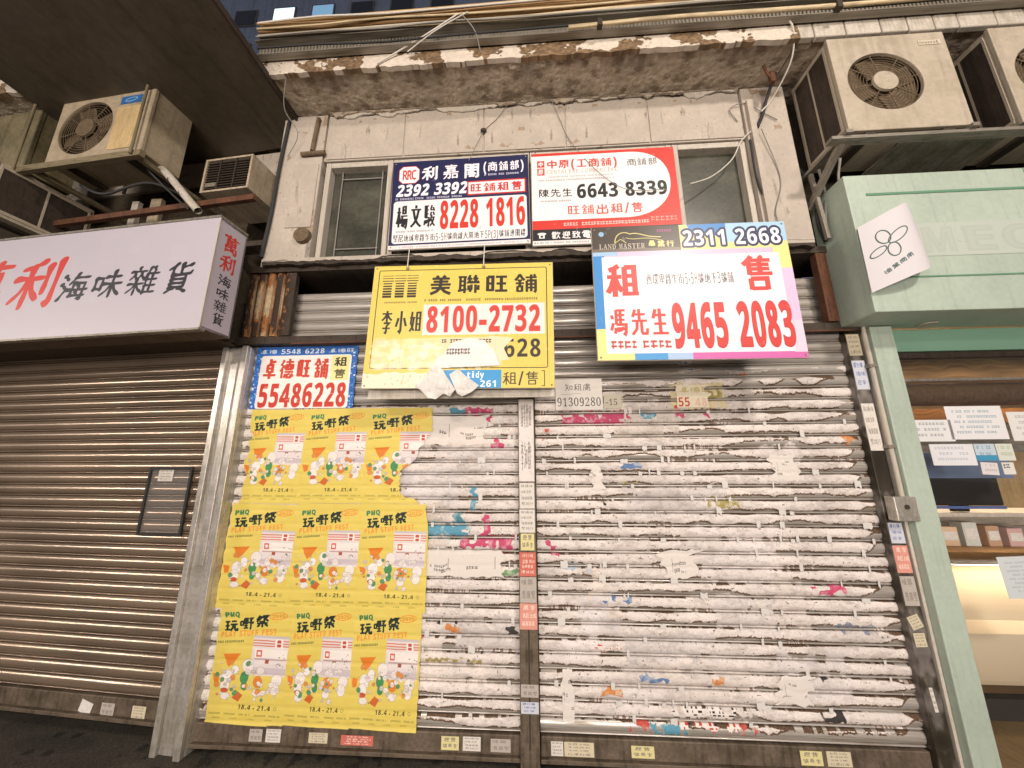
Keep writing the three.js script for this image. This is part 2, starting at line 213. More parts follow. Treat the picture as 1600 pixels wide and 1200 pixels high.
const steel = mat({ map: grimeMap(0.60, 0.57, 0.53, 0.5, 21), metalness: 0.35, roughness: 0.5 });
const aluminium = mat({ map: grimeMap(0.80, 0.775, 0.75, 0.35, 31), metalness: 0.5, roughness: 0.32 });
const rustBrown = mat({ map: grimeMap(0.40, 0.25, 0.17, 0.6, 41), roughness: 0.85 });
const ironDark = mat({ map: grimeMap(0.27, 0.225, 0.19, 0.6, 51), metalness: 0.2, roughness: 0.7 });
const frameWhite = mat({ map: grimeMap(0.77, 0.735, 0.69, 0.25, 61), roughness: 0.5 });
const greenPaint = mat({ map: pixels(512, 512, (u, v, o) => { const n = fbm(u * 5 + 2, v * 4, 4), f = fbm(u * 60, v * 60, 2); const run = smooth(0.6, 0.75, fbm(u * 70, v * 4 + 3, 4)); tone(o, 0.70, 0.755, 0.70, 0.97 + 0.1 * (n - 0.5) + 0.05 * (f - 0.5) - 0.035 * run); }), roughness: 0.42 });
const greenDark = mat({ color: lin(0.12, 0.27, 0.17), roughness: 0.5 });
const wireWhite = mat({ color: lin(0.62, 0.58, 0.52) }), wireGrey = mat({ color: lin(0.25, 0.23, 0.21) }), wireBlack = mat({ color: lin(0.03, 0.03, 0.03) });
const paperWhite = mat({ map: pixels(256, 256, (u, v, o) => { const n = fbm(u * 6, v * 6, 4); tone(o, 0.90, 0.885, 0.87, 0.95 + 0.12 * (n - 0.5)); }), roughness: 0.9, side: THREE.DoubleSide });
const glassPane = new THREE.MeshPhysicalMaterial({ color: 0xffffff, transmission: 1, thickness: 0, roughness: 0.03, ior: 1.5 });
const dustyPane = mat({ map: pixels(512, 512, (u, v, o) => { const n = fbm(u * 4 + 3, v * 6, 5), f = fbm(u * 50, v * 70, 2); tone(o, 0.36, 0.36, 0.315, 0.78 + 0.55 * (n - 0.45) + 0.2 * (f - 0.5)); }), roughness: 0.28 });
const pipeMats = [[0.78, 0.64, 0.44], [0.84, 0.76, 0.62], [0.64, 0.50, 0.35], [0.76, 0.72, 0.65], [0.56, 0.52, 0.46]].map(([r, g, b], i) => mat({ map: grimeMap(r, g, b, 0.55, 70 + i * 3), roughness: 0.75 }));
const woodMap = pixels(512, 512, (u, v, o) => { const w = fbm(u * 3, v * 46 + 5 * fbm(u * 4, v * 4, 2), 4); tone(o, 0.70, 0.54, 0.36, 0.65 + 0.65 * w); });
const wood = mat({ map: woodMap, roughness: 0.6 });
const rustPanelMap = pixels(512, 512, (u, v, o) => {
  const s = fbm(u * 10, v * 3.2, 5), f = fbm(u * 40, v * 26, 4); tone(o, 0.80, 0.71, 0.56, 0.8 + 0.4 * (f - 0.4));
  const r = smooth(0.47, 0.55, s + 0.2 * (f - 0.5)); o[0] = mix(o[0], 0.56, r); o[1] = mix(o[1], 0.36, r); o[2] = mix(o[2], 0.19, r); const d = smooth(0.6, 0.66, s + 0.25 * (f - 0.5)); o[0] = mix(o[0], 0.21, d); o[1] = mix(o[1], 0.15, d); o[2] = mix(o[2], 0.11, d);
});
const rustPanel = mat({ map: rustPanelMap, roughness: 0.85 });
const pavingMap = pixels(1024, 1024, (u, v, o) => { const n = fbm(u * 9, v * 9, 5), f = vn(u * 260, v * 260), g = vn(u * 420 + 9, v * 420); tone(o, 0.35, 0.32, 0.275, 0.75 + 0.4 * (n - 0.5) + 0.35 * (f - 0.5) + 0.3 * (g - 0.5) - 0.3 * smooth(0.62, 0.7, fbm(u * 20, v * 20 + 6, 4))); });

// ---------------------------------------------------------------- prints: what is written on the signs, posters and stickers
const smallLine = (g, x, y, w, h, color, seed) => {   // lettering too small to read: rows of little marks
  const r = random(seed); g.fillStyle = color; let cx = x; while (cx < x + w) { const cw = h * (0.5 + 0.5 * r()); if (r() > 0.12) { g.fillRect(cx, y + h * 0.1 * r(), cw * 0.75, h * 0.28); g.fillRect(cx + cw * 0.25 * r(), y, cw * 0.22, h); g.fillRect(cx, y + h * (0.55 + 0.2 * r()), cw * 0.8, h * 0.25); } cx += cw; }
};
const wear = (g, W, H, seed, n, colors, alpha = 0.25) => { const r = random(seed); for (let i = 0; i < n; i++) { g.globalAlpha = alpha * r(); g.fillStyle = colors[Math.floor(r() * colors.length)]; g.beginPath(); g.ellipse(r() * W, r() * H, W * 0.02 * r() + 1, H * 0.012 * r() + 1, r() * 3, 0, 7); g.fill(); } g.globalAlpha = 1; };
const drips = (g, W, H, seed, n) => { const r = random(seed); for (let i = 0; i < n; i++) { const a = r() * W, b = r() * H * 0.7, l = H * (0.05 + 0.3 * r()); g.globalAlpha = 0.05 + 0.1 * r(); g.strokeStyle = ['#6b5a48', '#8a7f74', '#4c443c'][i % 3]; g.lineWidth = 1 + 2.5 * r(); g.beginPath(); g.moveTo(a, b); g.lineTo(a + 3 * (r() - 0.5), b + l * 0.6); g.lineTo(a + 4 * (r() - 0.5), b + l); g.stroke(); } for (let i = 0; i < n * 3; i++) { g.globalAlpha = 0.25 * r(); g.fillStyle = r() > 0.5 ? '#5a4e42' : '#efe9e2'; const s = 1 + 4 * r() * r(); g.fillRect(r() * W, r() * H, s * (1 + 3 * r()), s); } g.globalAlpha = 1; };
const rr = (g, x, y, w, h, r) => { g.beginPath(); g.moveTo(x + r, y); g.arcTo(x + w, y, x + w, y + h, r); g.arcTo(x + w, y + h, x, y + h, r); g.arcTo(x, y + h, x, y, r); g.arcTo(x, y, x + w, y, r); g.closePath(); };

const shopFrontPrint = canvas(2048, 512, (g, W, H) => {   // the box sign: 3.05 m by 0.67 m
  g.fillStyle = '#b9b2bd'; g.fillRect(0, 0, W, H); const r = random(5); for (let i = 0; i < 260; i++) { g.globalAlpha = 0.05 * r(); g.fillStyle = r() > 0.5 ? '#b0a6b0' : '#dcd5de'; g.fillRect(r() * W, r() * H, 8 + 90 * r(), 4 + 90 * r()); } g.globalAlpha = 1;
  const X = (u) => ((u + 2.88) / 3.05) * W, Y = (y) => ((2.84 - y) / 0.67) * H;
  g.save(); g.transform(1, 0, -0.12, 1, 40, 0);
  g.fillStyle = '#c4342a'; han(g, '萬', X(-1.62), Y(2.70), X(-1.23) - X(-1.62), Y(2.35) - Y(2.70), 0.125, 1); han(g, '利', X(-1.22), Y(2.70), X(-0.84) - X(-1.22), Y(2.33) - Y(2.70), 0.125, 1);
  g.fillStyle = '#2b2b30'; ['海', '味', '雜', '貨'].forEach((c, i) => han(g, c, X(-0.85 + i * 0.235), Y(2.575), X(-0.63) - X(-0.85), Y(2.375) - Y(2.575), 0.125, 1));
  g.restore();
});
const shopSidePrint = canvas(192, 704, (g, W, H) => {
  g.fillStyle = '#b7b0bc'; g.fillRect(0, 0, W, H); g.fillStyle = '#c4342a'; han(g, '萬', 40, 66, 112, 128, 0.13, 1); han(g, '利', 40, 196, 112, 128, 0.13, 1); g.fillStyle = '#26262b'; ['海', '味', '雜', '貨'].forEach((c, i) => han(g, c, 54, 334 + i * 82, 88, 76, 0.13, 1));
});
const bluePrint = canvas(1024, 750, (g, W, H) => {
  g.fillStyle = '#1b1d4a'; g.fillRect(0, 0, W, H); const x = (u) => u * W, y = (v) => v * H;
  g.fillStyle = '#f4eef0'; g.beginPath(); for (const [i, [a, b]] of [[0.075, 0.06], [0.17, 0.06], [0.198, 0.1], [0.198, 0.22], [0.17, 0.26], [0.075, 0.26], [0.047, 0.22], [0.047, 0.1]].entries()) i ? g.lineTo(x(a), y(b)) : g.moveTo(x(a), y(b)); g.closePath(); g.fill();
  g.strokeStyle = '#c63a32'; g.lineWidth = 6; g.save(); g.translate(x(0.1225), y(0.16)); g.scale(0.86, 0.86); g.translate(-x(0.1225), -y(0.16)); g.stroke(); g.restore();
  line(g, 'RRC', x(0.068), y(0.1), x(0.11), y(0.12), { color: '#c63a32', gap: -0.12, narrow: 0.6 });
  line(g, '利', x(0.215), y(0.06), x(0.13), y(0.185), { color: '#f3eef2', weight: 0.13, brush: 0.5 }); line(g, '嘉', x(0.37), y(0.06), x(0.13), y(0.185), { color: '#f3eef2', weight: 0.12, brush: 0.5 }); line(g, '閣', x(0.525), y(0.06), x(0.125), y(0.185), { color: '#f3eef2', weight: 0.13, brush: 0.4 });
  line(g, '(商鋪部)', x(0.67), y(0.055), x(0.3), y(0.125), { color: '#f0ecf2', weight: 0.11 }); smallLine(g, x(0.68), y(0.2), x(0.28), y(0.022), '#d8d4e2', 4);
  g.save(); g.transform(1, 0, -0.14, 1, 48, 0); line(g, '2392 3392', x(0.025), y(0.275), x(0.52), y(0.135), { color: '#f5f1f3', stroke: 4, strokeColor: '#f5f1f3', narrow: 0.66 }); g.restore();
  g.fillStyle = '#c02b2c'; rr(g, x(0.555), y(0.275), x(0.425), y(0.165), 8); g.fill(); g.fillStyle = '#f2e9ea'; rr(g, x(0.565), y(0.29), x(0.405), y(0.135), 4); g.fill(); line(g, '旺鋪租售', x(0.575), y(0.3), x(0.385), y(0.115), { color: '#c02b2c', weight: 0.12 });
  smallLine(g, x(0.03), y(0.43), x(0.2), y(0.022), '#cfcbdc', 8); smallLine(g, x(0.26), y(0.43), x(0.26), y(0.022), '#cfcbdc', 9);
  g.fillStyle = '#efe9ea'; rr(g, x(0.02), y(0.465), x(0.962), y(0.475), 26); g.fill();
  line(g, '楊文駿', x(0.04), y(0.51), x(0.295), y(0.27), { color: '#17171b', weight: 0.125 }); line(g, '8228 1816', x(0.36), y(0.485), x(0.61), y(0.315), { color: '#cf3426', stroke: 3, strokeColor: '#cf3426', narrow: 0.62 });
  smallLine(g, x(0.05), y(0.8), x(0.26), y(0.02), '#8a8690', 10); line(g, '堅尼地城卑路乍街5-5H號南雄大廈地下5P(3)號舖連閣樓', x(0.03), y(0.84), x(0.94), y(0.085), { color: '#3a383f', weight: 0.09, font: '' });
  g.fillStyle = '#e6e0e2'; g.fillRect(0, y(0.958), W, H); smallLine(g, x(0.08), y(0.972), x(0.86), y(0.016), '#a8a2a8', 11); wear(g, W, H, 3, 90, ['#fff', '#777']); drips(g, W, H, 31, 50);
});
const redPrint = canvas(1024, 750, (g, W, H) => {
  g.fillStyle = '#cf3226'; g.fillRect(0, 0, W, H * 0.84); const x = (u) => u * W, y = (v) => v * H;
  g.fillStyle = '#efe9e9'; g.beginPath(); g.moveTo(0, y(0.03)); g.lineTo(x(0.68), y(0.03)); g.bezierCurveTo(x(0.86), y(0.03), x(0.955), y(0.16), x(0.955), y(0.37)); g.bezierCurveTo(x(0.955), y(0.6), x(0.82), y(0.745), x(0.64), y(0.745)); g.lineTo(0, y(0.745)); g.closePath(); g.fill();
  g.fillStyle = '#c83a30'; g.fillRect(x(0.04), y(0.085), x(0.052), y(0.075)); g.fillRect(x(0.04), y(0.17), x(0.052), y(0.08)); line(g, '中', x(0.046), y(0.09), x(0.04), y(0.065), { color: '#f4e6e4', weight: 0.14 }); line(g, '原', x(0.046), y(0.176), x(0.04), y(0.068), { color: '#f4e6e4', weight: 0.12 });
  line(g, '中原(工商舖)', x(0.105), y(0.075), x(0.5), y(0.11), { color: '#c83a30', weight: 0.12 }); line(g, 'CENTALINE COMMERCIAL', x(0.105), y(0.195), x(0.5), y(0.045), { color: '#d9968f', font: '', narrow: 0.62 }); line(g, '商舖部', x(0.67), y(0.105), x(0.21), y(0.09), { color: '#5c5a5e', weight: 0.1 });
  smallLine(g, x(0.1), y(0.265), x(0.46), y(0.016), '#9a969a', 3); smallLine(g, x(0.05), y(0.3), x(0.52), y(0.018), '#8c888c', 5);
  line(g, '陳先生', x(0.045), y(0.4), x(0.24), y(0.1), { color: '#1b1b1e', weight: 0.1 }); line(g, '6643 8339', x(0.31), y(0.365), x(0.62), y(0.155), { color: '#141417', narrow: 0.7, stroke: 3, strokeColor: '#141417' }); smallLine(g, x(0.05), y(0.53), x(0.22), y(0.018), '#777', 6);
  line(g, '旺舖出租/售', x(0.24), y(0.585), x(0.52), y(0.12), { color: '#c9564c', weight: 0.11 }); smallLine(g, x(0.2), y(0.775), x(0.58), y(0.035), '#eec4bd', 7); g.save(); g.globalAlpha = 0.5; smallLine(g, x(0.8), y(0.745), x(0.18), y(0.05), '#f0c8c0', 17); g.restore();
  g.fillStyle = '#17171a'; g.fillRect(0, y(0.84), W, H); g.fillStyle = '#e9e4e4'; g.beginPath(); g.ellipse(x(0.062), y(0.885), x(0.03), y(0.014), 0, 0, 7); g.fill(); g.fillRect(x(0.043), y(0.893), x(0.038), y(0.038)); g.fillStyle = '#17171a'; g.beginPath(); g.ellipse(x(0.062), y(0.912), x(0.009), y(0.011), 0, 0, 7); g.fill();
  line(g, '歡迎致電', x(0.125), y(0.86), x(0.27), y(0.085), { color: '#eeeaea', weight: 0.13 });
  g.fillStyle = '#e6e1e0'; g.fillRect(0, y(0.955), W, y(0.045)); smallLine(g, x(0.03), y(0.968), x(0.9), y(0.018), '#8d888c', 13); wear(g, W, H, 8, 80, ['#fff', '#888']); drips(g, W, H, 32, 50);
});
const yellowPrint = canvas(1152, 836, (g, W, H) => {
  const x = (u) => u * W, y = (v) => v * H; g.fillStyle = '#dcc65c'; g.fillRect(0, 0, W, H); wear(g, W, H, 4, 300, ['#eed776', '#d8b52e', '#f2e2a0'], 0.5);
  g.strokeStyle = '#2a2418'; g.lineWidth = 5; rr(g, x(0.032), y(0.04), x(0.935), y(0.81), 12); g.stroke();
  g.fillStyle = '#2a2116'; for (let c = 0; c < 3; c++) for (let k = 0; k < 9; k++) { const t = 0.004 + 0.0018 * k; g.fillRect(x(0.06 + c * 0.07 + (k < 3 ? -0.006 : 0)), y(0.085 + k * 0.0215), x(k < 3 ? 0.064 : 0.05), y(t)); }
  '美聯旺舖'.split('').forEach((c, i) => line(g, c, x(0.315 + i * 0.157), y(0.082), x(0.14), y(0.185), { color: '#2a2116', weight: 0.135 })); smallLine(g, x(0.06), y(0.31), x(0.2), y(0.014), '#6b5a2a', 3); smallLine(g, x(0.3), y(0.295), x(0.62), y(0.018), '#5f5028', 4);
  g.fillStyle = '#e6dfdc'; g.fillRect(x(0.3), y(0.34), x(0.655), y(0.25)); line(g, '8100-2732', x(0.318), y(0.355), x(0.615), y(0.215), { color: '#cd3a30', narrow: 0.62, stroke: 3, strokeColor: '#cd3a30' }); line(g, '李小姐', x(0.062), y(0.375), x(0.235), y(0.205), { color: '#1f1a14', weight: 0.115 });
  g.fillStyle = '#ecd594'; g.beginPath(); g.moveTo(x(0.045), y(0.63)); g.lineTo(x(0.41), y(0.61)); g.lineTo(x(0.42), y(0.84)); g.lineTo(x(0.05), y(0.838)); g.fill(); const r = random(21); for (let i = 0; i < 420; i++) { g.globalAlpha = 0.35; g.fillStyle = ['#f0dc9c', '#eec9a4', '#f3e6cc', '#e8cd7a'][Math.floor(r() * 4)]; g.beginPath(); g.ellipse(x(0.05 + 0.36 * r()), y(0.63 + 0.21 * r()), x(0.012 + 0.03 * r()), y(0.01 + 0.024 * r()), 0, 0, 7); g.fill(); } g.globalAlpha = 1;
  g.fillStyle = '#e6d3a8'; g.fillRect(x(0.4), y(0.61), x(0.33), y(0.22)); g.fillStyle = '#ece2d2'; for (let i = 0; i < 60; i++) { g.globalAlpha = 0.55; g.beginPath(); g.ellipse(x(0.08 + 0.62 * r()), y(0.66 + 0.2 * r()), x(0.01 + 0.03 * r() * r()), y(0.006 + 0.02 * r()), r() * 3, 0, 7); g.fill(); } g.globalAlpha = 1; line(g, '2628', x(0.67), y(0.625), x(0.265), y(0.145), { color: '#2a241c', narrow: 0.62 }); g.fillStyle = '#e9d8b4'; g.beginPath(); g.moveTo(x(0.66), y(0.6)); g.lineTo(x(0.79), y(0.62)); g.lineTo(x(0.74), y(0.7)); g.lineTo(x(0.77), y(0.79)); g.lineTo(x(0.66), y(0.8)); g.fill(); smallLine(g, x(0.41), y(0.625), x(0.26), y(0.03), '#2c2620', 8);
  g.fillStyle = '#f0e0c6'; g.beginPath(); g.moveTo(0, y(0.875)); for (let i = 0; i <= 20; i++) g.lineTo(x(0.4 * i / 20), y(0.875 + 0.02 * r())); g.lineTo(x(0.4), H); g.lineTo(0, H); g.fill(); for (let i = 0; i < 120; i++) { g.globalAlpha = 0.3; g.fillStyle = r() > 0.6 ? '#d98a4a' : '#f4e9da'; g.fillRect(x(0.02 + 0.36 * r()), y(0.89 + 0.1 * r()), x(0.012 * r()), y(0.03 * r())); } g.globalAlpha = 1;
  g.fillStyle = '#2f93cf'; g.fillRect(x(0.43), y(0.865), x(0.3), y(0.135)); line(g, 'tidy', x(0.55), y(0.875), x(0.09), y(0.05), { color: '#e9f3f8', narrow: 0.6 }); line(g, '261', x(0.62), y(0.945), x(0.09), y(0.048), { color: '#f2f6f8' });
  line(g, '租/售', x(0.735), y(0.875), x(0.19), y(0.11), { color: '#3a3020', weight: 0.08 }); g.strokeStyle = '#3a3020'; g.lineWidth = 5; g.beginPath(); g.moveTo(x(0.935), y(0.875)); g.lineTo(x(0.95), y(0.875)); g.lineTo(x(0.95), y(0.985)); g.lineTo(x(0.935), y(0.985)); g.stroke(); drips(g, W, H, 34, 90);
});
const landPrint = canvas(1152, 862, (g, W, H) => {
  const x = (u) => u * W, y = (v) => v * H; g.fillStyle = '#3c3229'; g.fillRect(0, 0, x(0.46), y(0.2)); g.fillStyle = '#6f665a'; g.fillRect(0, y(0.175), x(0.46), y(0.025));
  g.fillStyle = '#e4d98a'; g.fillRect(x(0.46), 0, x(0.54), y(0.2)); g.fillStyle = '#2f7fc4'; g.beginPath(); g.moveTo(x(0.5), 0); g.lineTo(x(0.72), 0); g.lineTo(x(0.66), y(0.1)); g.lineTo(x(0.52), y(0.07)); g.fill(); g.fillStyle = '#a4c8e6'; g.fillRect(x(0.7), 0, x(0.3), y(0.15)); g.fillStyle = '#e4da8e'; g.fillRect(x(0.76), y(0.16), x(0.24), y(0.04));
  line(g, '2311 2668', x(0.472), y(0.045), x(0.5), y(0.125), { color: '#f4f1f2', narrow: 0.7, stroke: 22, strokeColor: '#1d2350' });
  g.strokeStyle = '#d9cf7c'; g.lineWidth = 6; g.lineCap = 'round'; g.beginPath(); g.moveTo(x(0.12), y(0.13)); g.bezierCurveTo(x(0.12), y(0.05), x(0.17), y(0.03), x(0.2), y(0.06)); g.bezierCurveTo(x(0.25), y(0.04), x(0.27), y(0.09), x(0.36), y(0.09)); g.stroke(); g.lineWidth = 4; g.beginPath(); g.moveTo(x(0.18), y(0.09)); g.bezierCurveTo(x(0.24), y(0.12), x(0.26), y(0.07), x(0.37), y(0.12)); g.stroke(); g.beginPath(); g.moveTo(x(0.12), y(0.13)); g.lineTo(x(0.15), y(0.1)); g.lineTo(x(0.18), y(0.13)); g.stroke(); g.fillStyle = '#8fb6d8'; g.beginPath(); g.ellipse(x(0.05), y(0.055), x(0.014), y(0.02), 0, 0, 7); g.fill();
  line(g, 'LAND MASTER', x(0.035), y(0.135), x(0.24), y(0.042), { color: '#b8aea0', family: 'serif', narrow: 0.7 }); line(g, '置業行', x(0.29), y(0.115), x(0.14), y(0.06), { color: '#d9cf7c', weight: 0.14 }); smallLine(g, x(0.32), y(0.03), x(0.09), y(0.02), '#a38', 3);
  const border = [['#e3b9d4', 0, 0.2, 1, 0.06], ['#2f86cc', 0, 0.2, 0.06, 0.6], ['#e8dd8c', 0, 0.78, 0.06, 0.22], ['#e8dd8c', 0, 0.95, 0.2, 0.05], ['#4a9ad6', 0.18, 0.955, 0.2, 0.05], ['#a9c4e6', 0.34, 0.955, 0.16, 0.05], ['#d06aac', 0.46, 0.945, 0.54, 0.06], ['#e8dd8c', 0.92, 0.2, 0.08, 0.18], ['#e0bfe0', 0.92, 0.36, 0.08, 0.44], ['#e6cfe2', 0.94, 0.74, 0.06, 0.22], ['#9cc0e4', 0, 0.2, 0.13, 0.03]];
  for (const [c, a, b, w, h] of border) { g.fillStyle = c; g.fillRect(x(a), y(b), x(w), y(h)); }
  g.fillStyle = '#efe8ee'; g.fillRect(x(0.045), y(0.24), x(0.9), y(0.715));
  line(g, '租', x(0.05), y(0.275), x(0.19), y(0.3), { color: '#d0423c', weight: 0.125 }); line(g, '售', x(0.735), y(0.245), x(0.185), y(0.3), { color: '#d0423c', weight: 0.115 }); line(g, '西環卑路乍街5-5H號地下3號舖', x(0.265), y(0.375), x(0.44), y(0.09), { color: '#54505a', weight: 0.09, font: '', narrow: 0.5 });
  line(g, '馮先生', x(0.065), y(0.625), x(0.3), y(0.215), { color: '#d0423c', weight: 0.12 }); line(g, '9465 2083', x(0.375), y(0.605), x(0.585), y(0.315), { color: '#d0423c', narrow: 0.6, stroke: 5, strokeColor: '#c03a40' }); smallLine(g, x(0.068), y(0.865), x(0.3), y(0.055), '#b8483f', 5); wear(g, W, H, 14, 60, ['#fff', '#aaa']); drips(g, W, H, 33, 50);
});
const agentPrint = canvas(896, 548, (g, W, H) => {   // blue poster with the number 55486228
  const x = (u) => u * W, y = (v) => v * H; g.fillStyle = '#2868bd'; g.fillRect(0, 0, W, H); const r = random(9); for (let i = 0; i < 150; i++) { g.fillStyle = ['#7fb2e2', '#17408c', '#d9e6f2', '#3f8bd4'][Math.floor(r() * 4)]; const s = r() > 0.5 ? r() * 0.05 : 0.94 + r() * 0.06; g.fillRect(x(s), y(r()), 4 + 16 * r(), 4 + 12 * r()); }
  line(g, '卓德 5548 6228 卓德旺', x(0.03), y(0.035), x(0.94), y(0.085), { color: '#e2ecf6', weight: 0.13 }); g.fillStyle = '#f1e9e4'; rr(g, x(0.055), y(0.145), x(0.89), y(0.855), 24); g.fill(); g.fillStyle = '#ece09a'; rr(g, x(0.755), y(0.16), x(0.175), y(0.4), 10); g.fill();
  line(g, '卓德旺舖', x(0.075), y(0.175), x(0.665), y(0.38), { color: '#c8402c', weight: 0.14 }); line(g, '租', x(0.775), y(0.175), x(0.135), y(0.18), { color: '#2c2a1c', weight: 0.13 }); line(g, '售', x(0.775), y(0.375), x(0.135), y(0.17), { color: '#5c5a3c', weight: 0.12 }); line(g, '55486228', x(0.075), y(0.6), x(0.85), y(0.38), { color: '#c6382a', narrow: 0.6, stroke: 3, strokeColor: '#c6382a' });
  g.globalAlpha = 0.6; for (let i = 0; i < 14; i++) { g.fillStyle = '#efe8e2'; g.fillRect(x(0.08 + 0.84 * r()), y(0.16 + 0.8 * r()), 6 + 50 * r(), 3 + 5 * r()); } g.globalAlpha = 1;
});
const notePrint = canvas(512, 346, (g, W, H) => { g.fillStyle = '#efe9e2'; g.fillRect(0, 0, W, H); line(g, '知租處', W * 0.2, H * 0.14, W * 0.56, H * 0.26, { color: '#6a645e', weight: 0.07 }); line(g, '91309280', W * 0.03, H * 0.6, W * 0.93, H * 0.28, { color: '#3c3834', font: '', family: 'serif' }); g.strokeStyle = '#8e877f'; g.lineWidth = 3; g.beginPath(); g.moveTo(W * 0.1, H * 0.49); g.bezierCurveTo(W * 0.3, H * 0.53, W * 0.4, H * 0.44, W * 0.55, H * 0.48); g.stroke(); });
function festivalPrint(seed) {   // yellow event poster, 0.375 m by 0.53 m
  return canvas(512, 724, (g, W, H) => {
    const x = (u) => u * W, y = (v) => v * H, r = random(seed); g.fillStyle = '#dbc660'; g.fillRect(0, 0, W, H); for (let i = 0; i < 220; i++) { g.globalAlpha = 0.12 * r(); g.fillStyle = r() > 0.5 ? '#f3de7a' : '#d4ae20'; g.beginPath(); g.ellipse(r() * W, r() * H, 50 * r(), 24 * r(), 0, 0, 7); g.fill(); } g.globalAlpha = 1;
    g.save(); g.translate(x(0.06), y(0.075)); g.rotate(-0.1); line(g, 'PMQ', 0, 0, x(0.21), y(0.045), { color: '#2f7a4e', narrow: 0.8, stroke: 8, strokeColor: '#2f7a4e' });
    '玩嘢祭'.split('').forEach((c, i) => { line(g, c, x(0.002 + i * 0.205), y(0.06 - 0.012 * i), x(0.2), y(0.122), { color: '#2f6a48', weight: 0.165 }); line(g, c, x(0.002 + i * 0.205), y(0.06 - 0.012 * i), x(0.2), y(0.122), { color: '#131a16', weight: 0.135 }); }); g.restore();
    g.strokeStyle = '#e0862a'; g.lineWidth = 5; g.beginPath(); g.ellipse(x(0.79), y(0.085), x(0.12), y(0.03), -0.1, 0, 7); g.stroke(); g.save(); g.translate(x(0.7), y(0.075)); g.rotate(-0.1); line(g, '2025', 0, 0, x(0.18), y(0.034), { color: '#e0862a' }); g.restore();
    g.save(); g.translate(x(0.05), y(0.245)); g.rotate(-0.1); line(g, 'PLAY STUFF FEST', 0, 0, x(0.74), y(0.05), { color: '#e58a2c', narrow: 0.62 }); g.restore(); g.save(); g.translate(x(0.03), y(0.325)); g.rotate(-0.08); smallLine(g, 0, 0, x(0.34), y(0.018), '#4c5a2a', 5); g.restore();
    g.fillStyle = '#ddd3d2'; g.beginPath(); g.moveTo(x(0.5), y(0.26)); g.lineTo(x(0.97), y(0.26)); g.lineTo(x(0.96), y(0.6)); g.lineTo(x(0.5), y(0.6)); g.closePath(); g.fill(); g.fillStyle = '#c5bbc0'; g.fillRect(x(0.5), y(0.26), x(0.47), y(0.02)); g.fillStyle = '#cf6a4c'; for (const v of [0.297, 0.32, 0.343]) g.fillRect(x(0.5), y(v), x(0.47), y(0.009)); g.fillStyle = '#efe6e2'; g.fillRect(x(0.79), y(0.285), x(0.1), y(0.075)); g.fillStyle = '#c24a3c'; for (const v of [0.293, 0.328]) g.fillRect(x(0.815), y(v), x(0.05), y(0.026));
    g.fillStyle = '#ece4e0'; g.fillRect(x(0.54), y(0.375), x(0.42), y(0.075)); g.fillStyle = '#cf5a48'; g.fillRect(x(0.56), y(0.383), x(0.07), y(0.058)); g.fillStyle = '#ece4e0'; g.fillRect(x(0.575), y(0.397), x(0.04), y(0.03)); g.fillStyle = '#b79a98'; g.fillRect(x(0.54), y(0.455), x(0.42), y(0.012)); g.fillStyle = '#c9bcc4'; g.fillRect(x(0.52), y(0.53), x(0.44), y(0.055)); g.fillStyle = '#9c4a3a'; g.fillRect(x(0.68), y(0.465), x(0.05), y(0.03)); g.fillStyle = '#5c5450'; for (let i = 0; i < 12; i++) g.fillRect(x(0.82 + 0.12 * r()), y(0.4 + 0.12 * r()), x(0.02 * r()), y(0.015 * r()));
    const blob = (c, a, b, w, h, t = 0) => { g.fillStyle = c; g.beginPath(); g.ellipse(x(a), y(b), x(w), y(h), t, 0, 7); g.fill(); g.lineWidth = 1.5; g.strokeStyle = '#8a7f78'; g.stroke(); };   // plain toy-like shapes
    const tri = (c, ...p) => { g.fillStyle = c; g.beginPath(); p.forEach(([a, b], i) => (i ? g.lineTo(x(a), y(b)) : g.moveTo(x(a), y(b)))); g.closePath(); g.fill(); };
    tri('#d97b22', [0.13, 0.43], [0.36, 0.42], [0.28, 0.5], [0.22, 0.54], [0.18, 0.5]); tri('#d97b22', [0.02, 0.6], [0.12, 0.61], [0.11, 0.67], [0.06, 0.68]);
    blob('#e9e2de', 0.22, 0.62, 0.075, 0.055); blob('#e9e2de', 0.2, 0.7, 0.06, 0.06); blob('#e4dcd8', 0.47, 0.52, 0.075, 0.055); blob('#e9e2de', 0.31, 0.56, 0.05, 0.036); blob('#e6deda', 0.86, 0.63, 0.07, 0.05); blob('#e6deda', 0.84, 0.7, 0.06, 0.05); blob('#ded6d4', 0.64, 0.56, 0.05, 0.035); blob('#e4dcd8', 0.62, 0.74, 0.055, 0.032); blob('#e4dcd8', 0.22, 0.78, 0.06, 0.03);
    blob('#3f8a52', 0.44, 0.62, 0.055, 0.05); blob('#3f8a52', 0.45, 0.69, 0.04, 0.04); blob('#d8802c', 0.62, 0.65, 0.06, 0.048); blob('#c2552c', 0.2, 0.735, 0.05, 0.02); tri('#c66428', [0.38, 0.735], [0.45, 0.765], [0.4, 0.82], [0.31, 0.79]);
    for (let i = 0; i < 46; i++) { const a = 0.06 + 0.86 * r(), b = 0.5 + 0.3 * r(), s = 0.008 + 0.024 * r(); blob(['#e6dfda', '#d9d0cc', '#e9e2dc', '#c9bfba', '#d98a3c', '#4f8f5e', '#e2d6d2'][i % 7], a, b, s, s * 0.8, r() * 3); g.fillStyle = '#7a706a'; g.fillRect(x(a - s * 0.5), y(b), x(s * 0.4), 2); g.fillRect(x(a + s * 0.2), y(b + 0.004), x(s * 0.4), 2); }
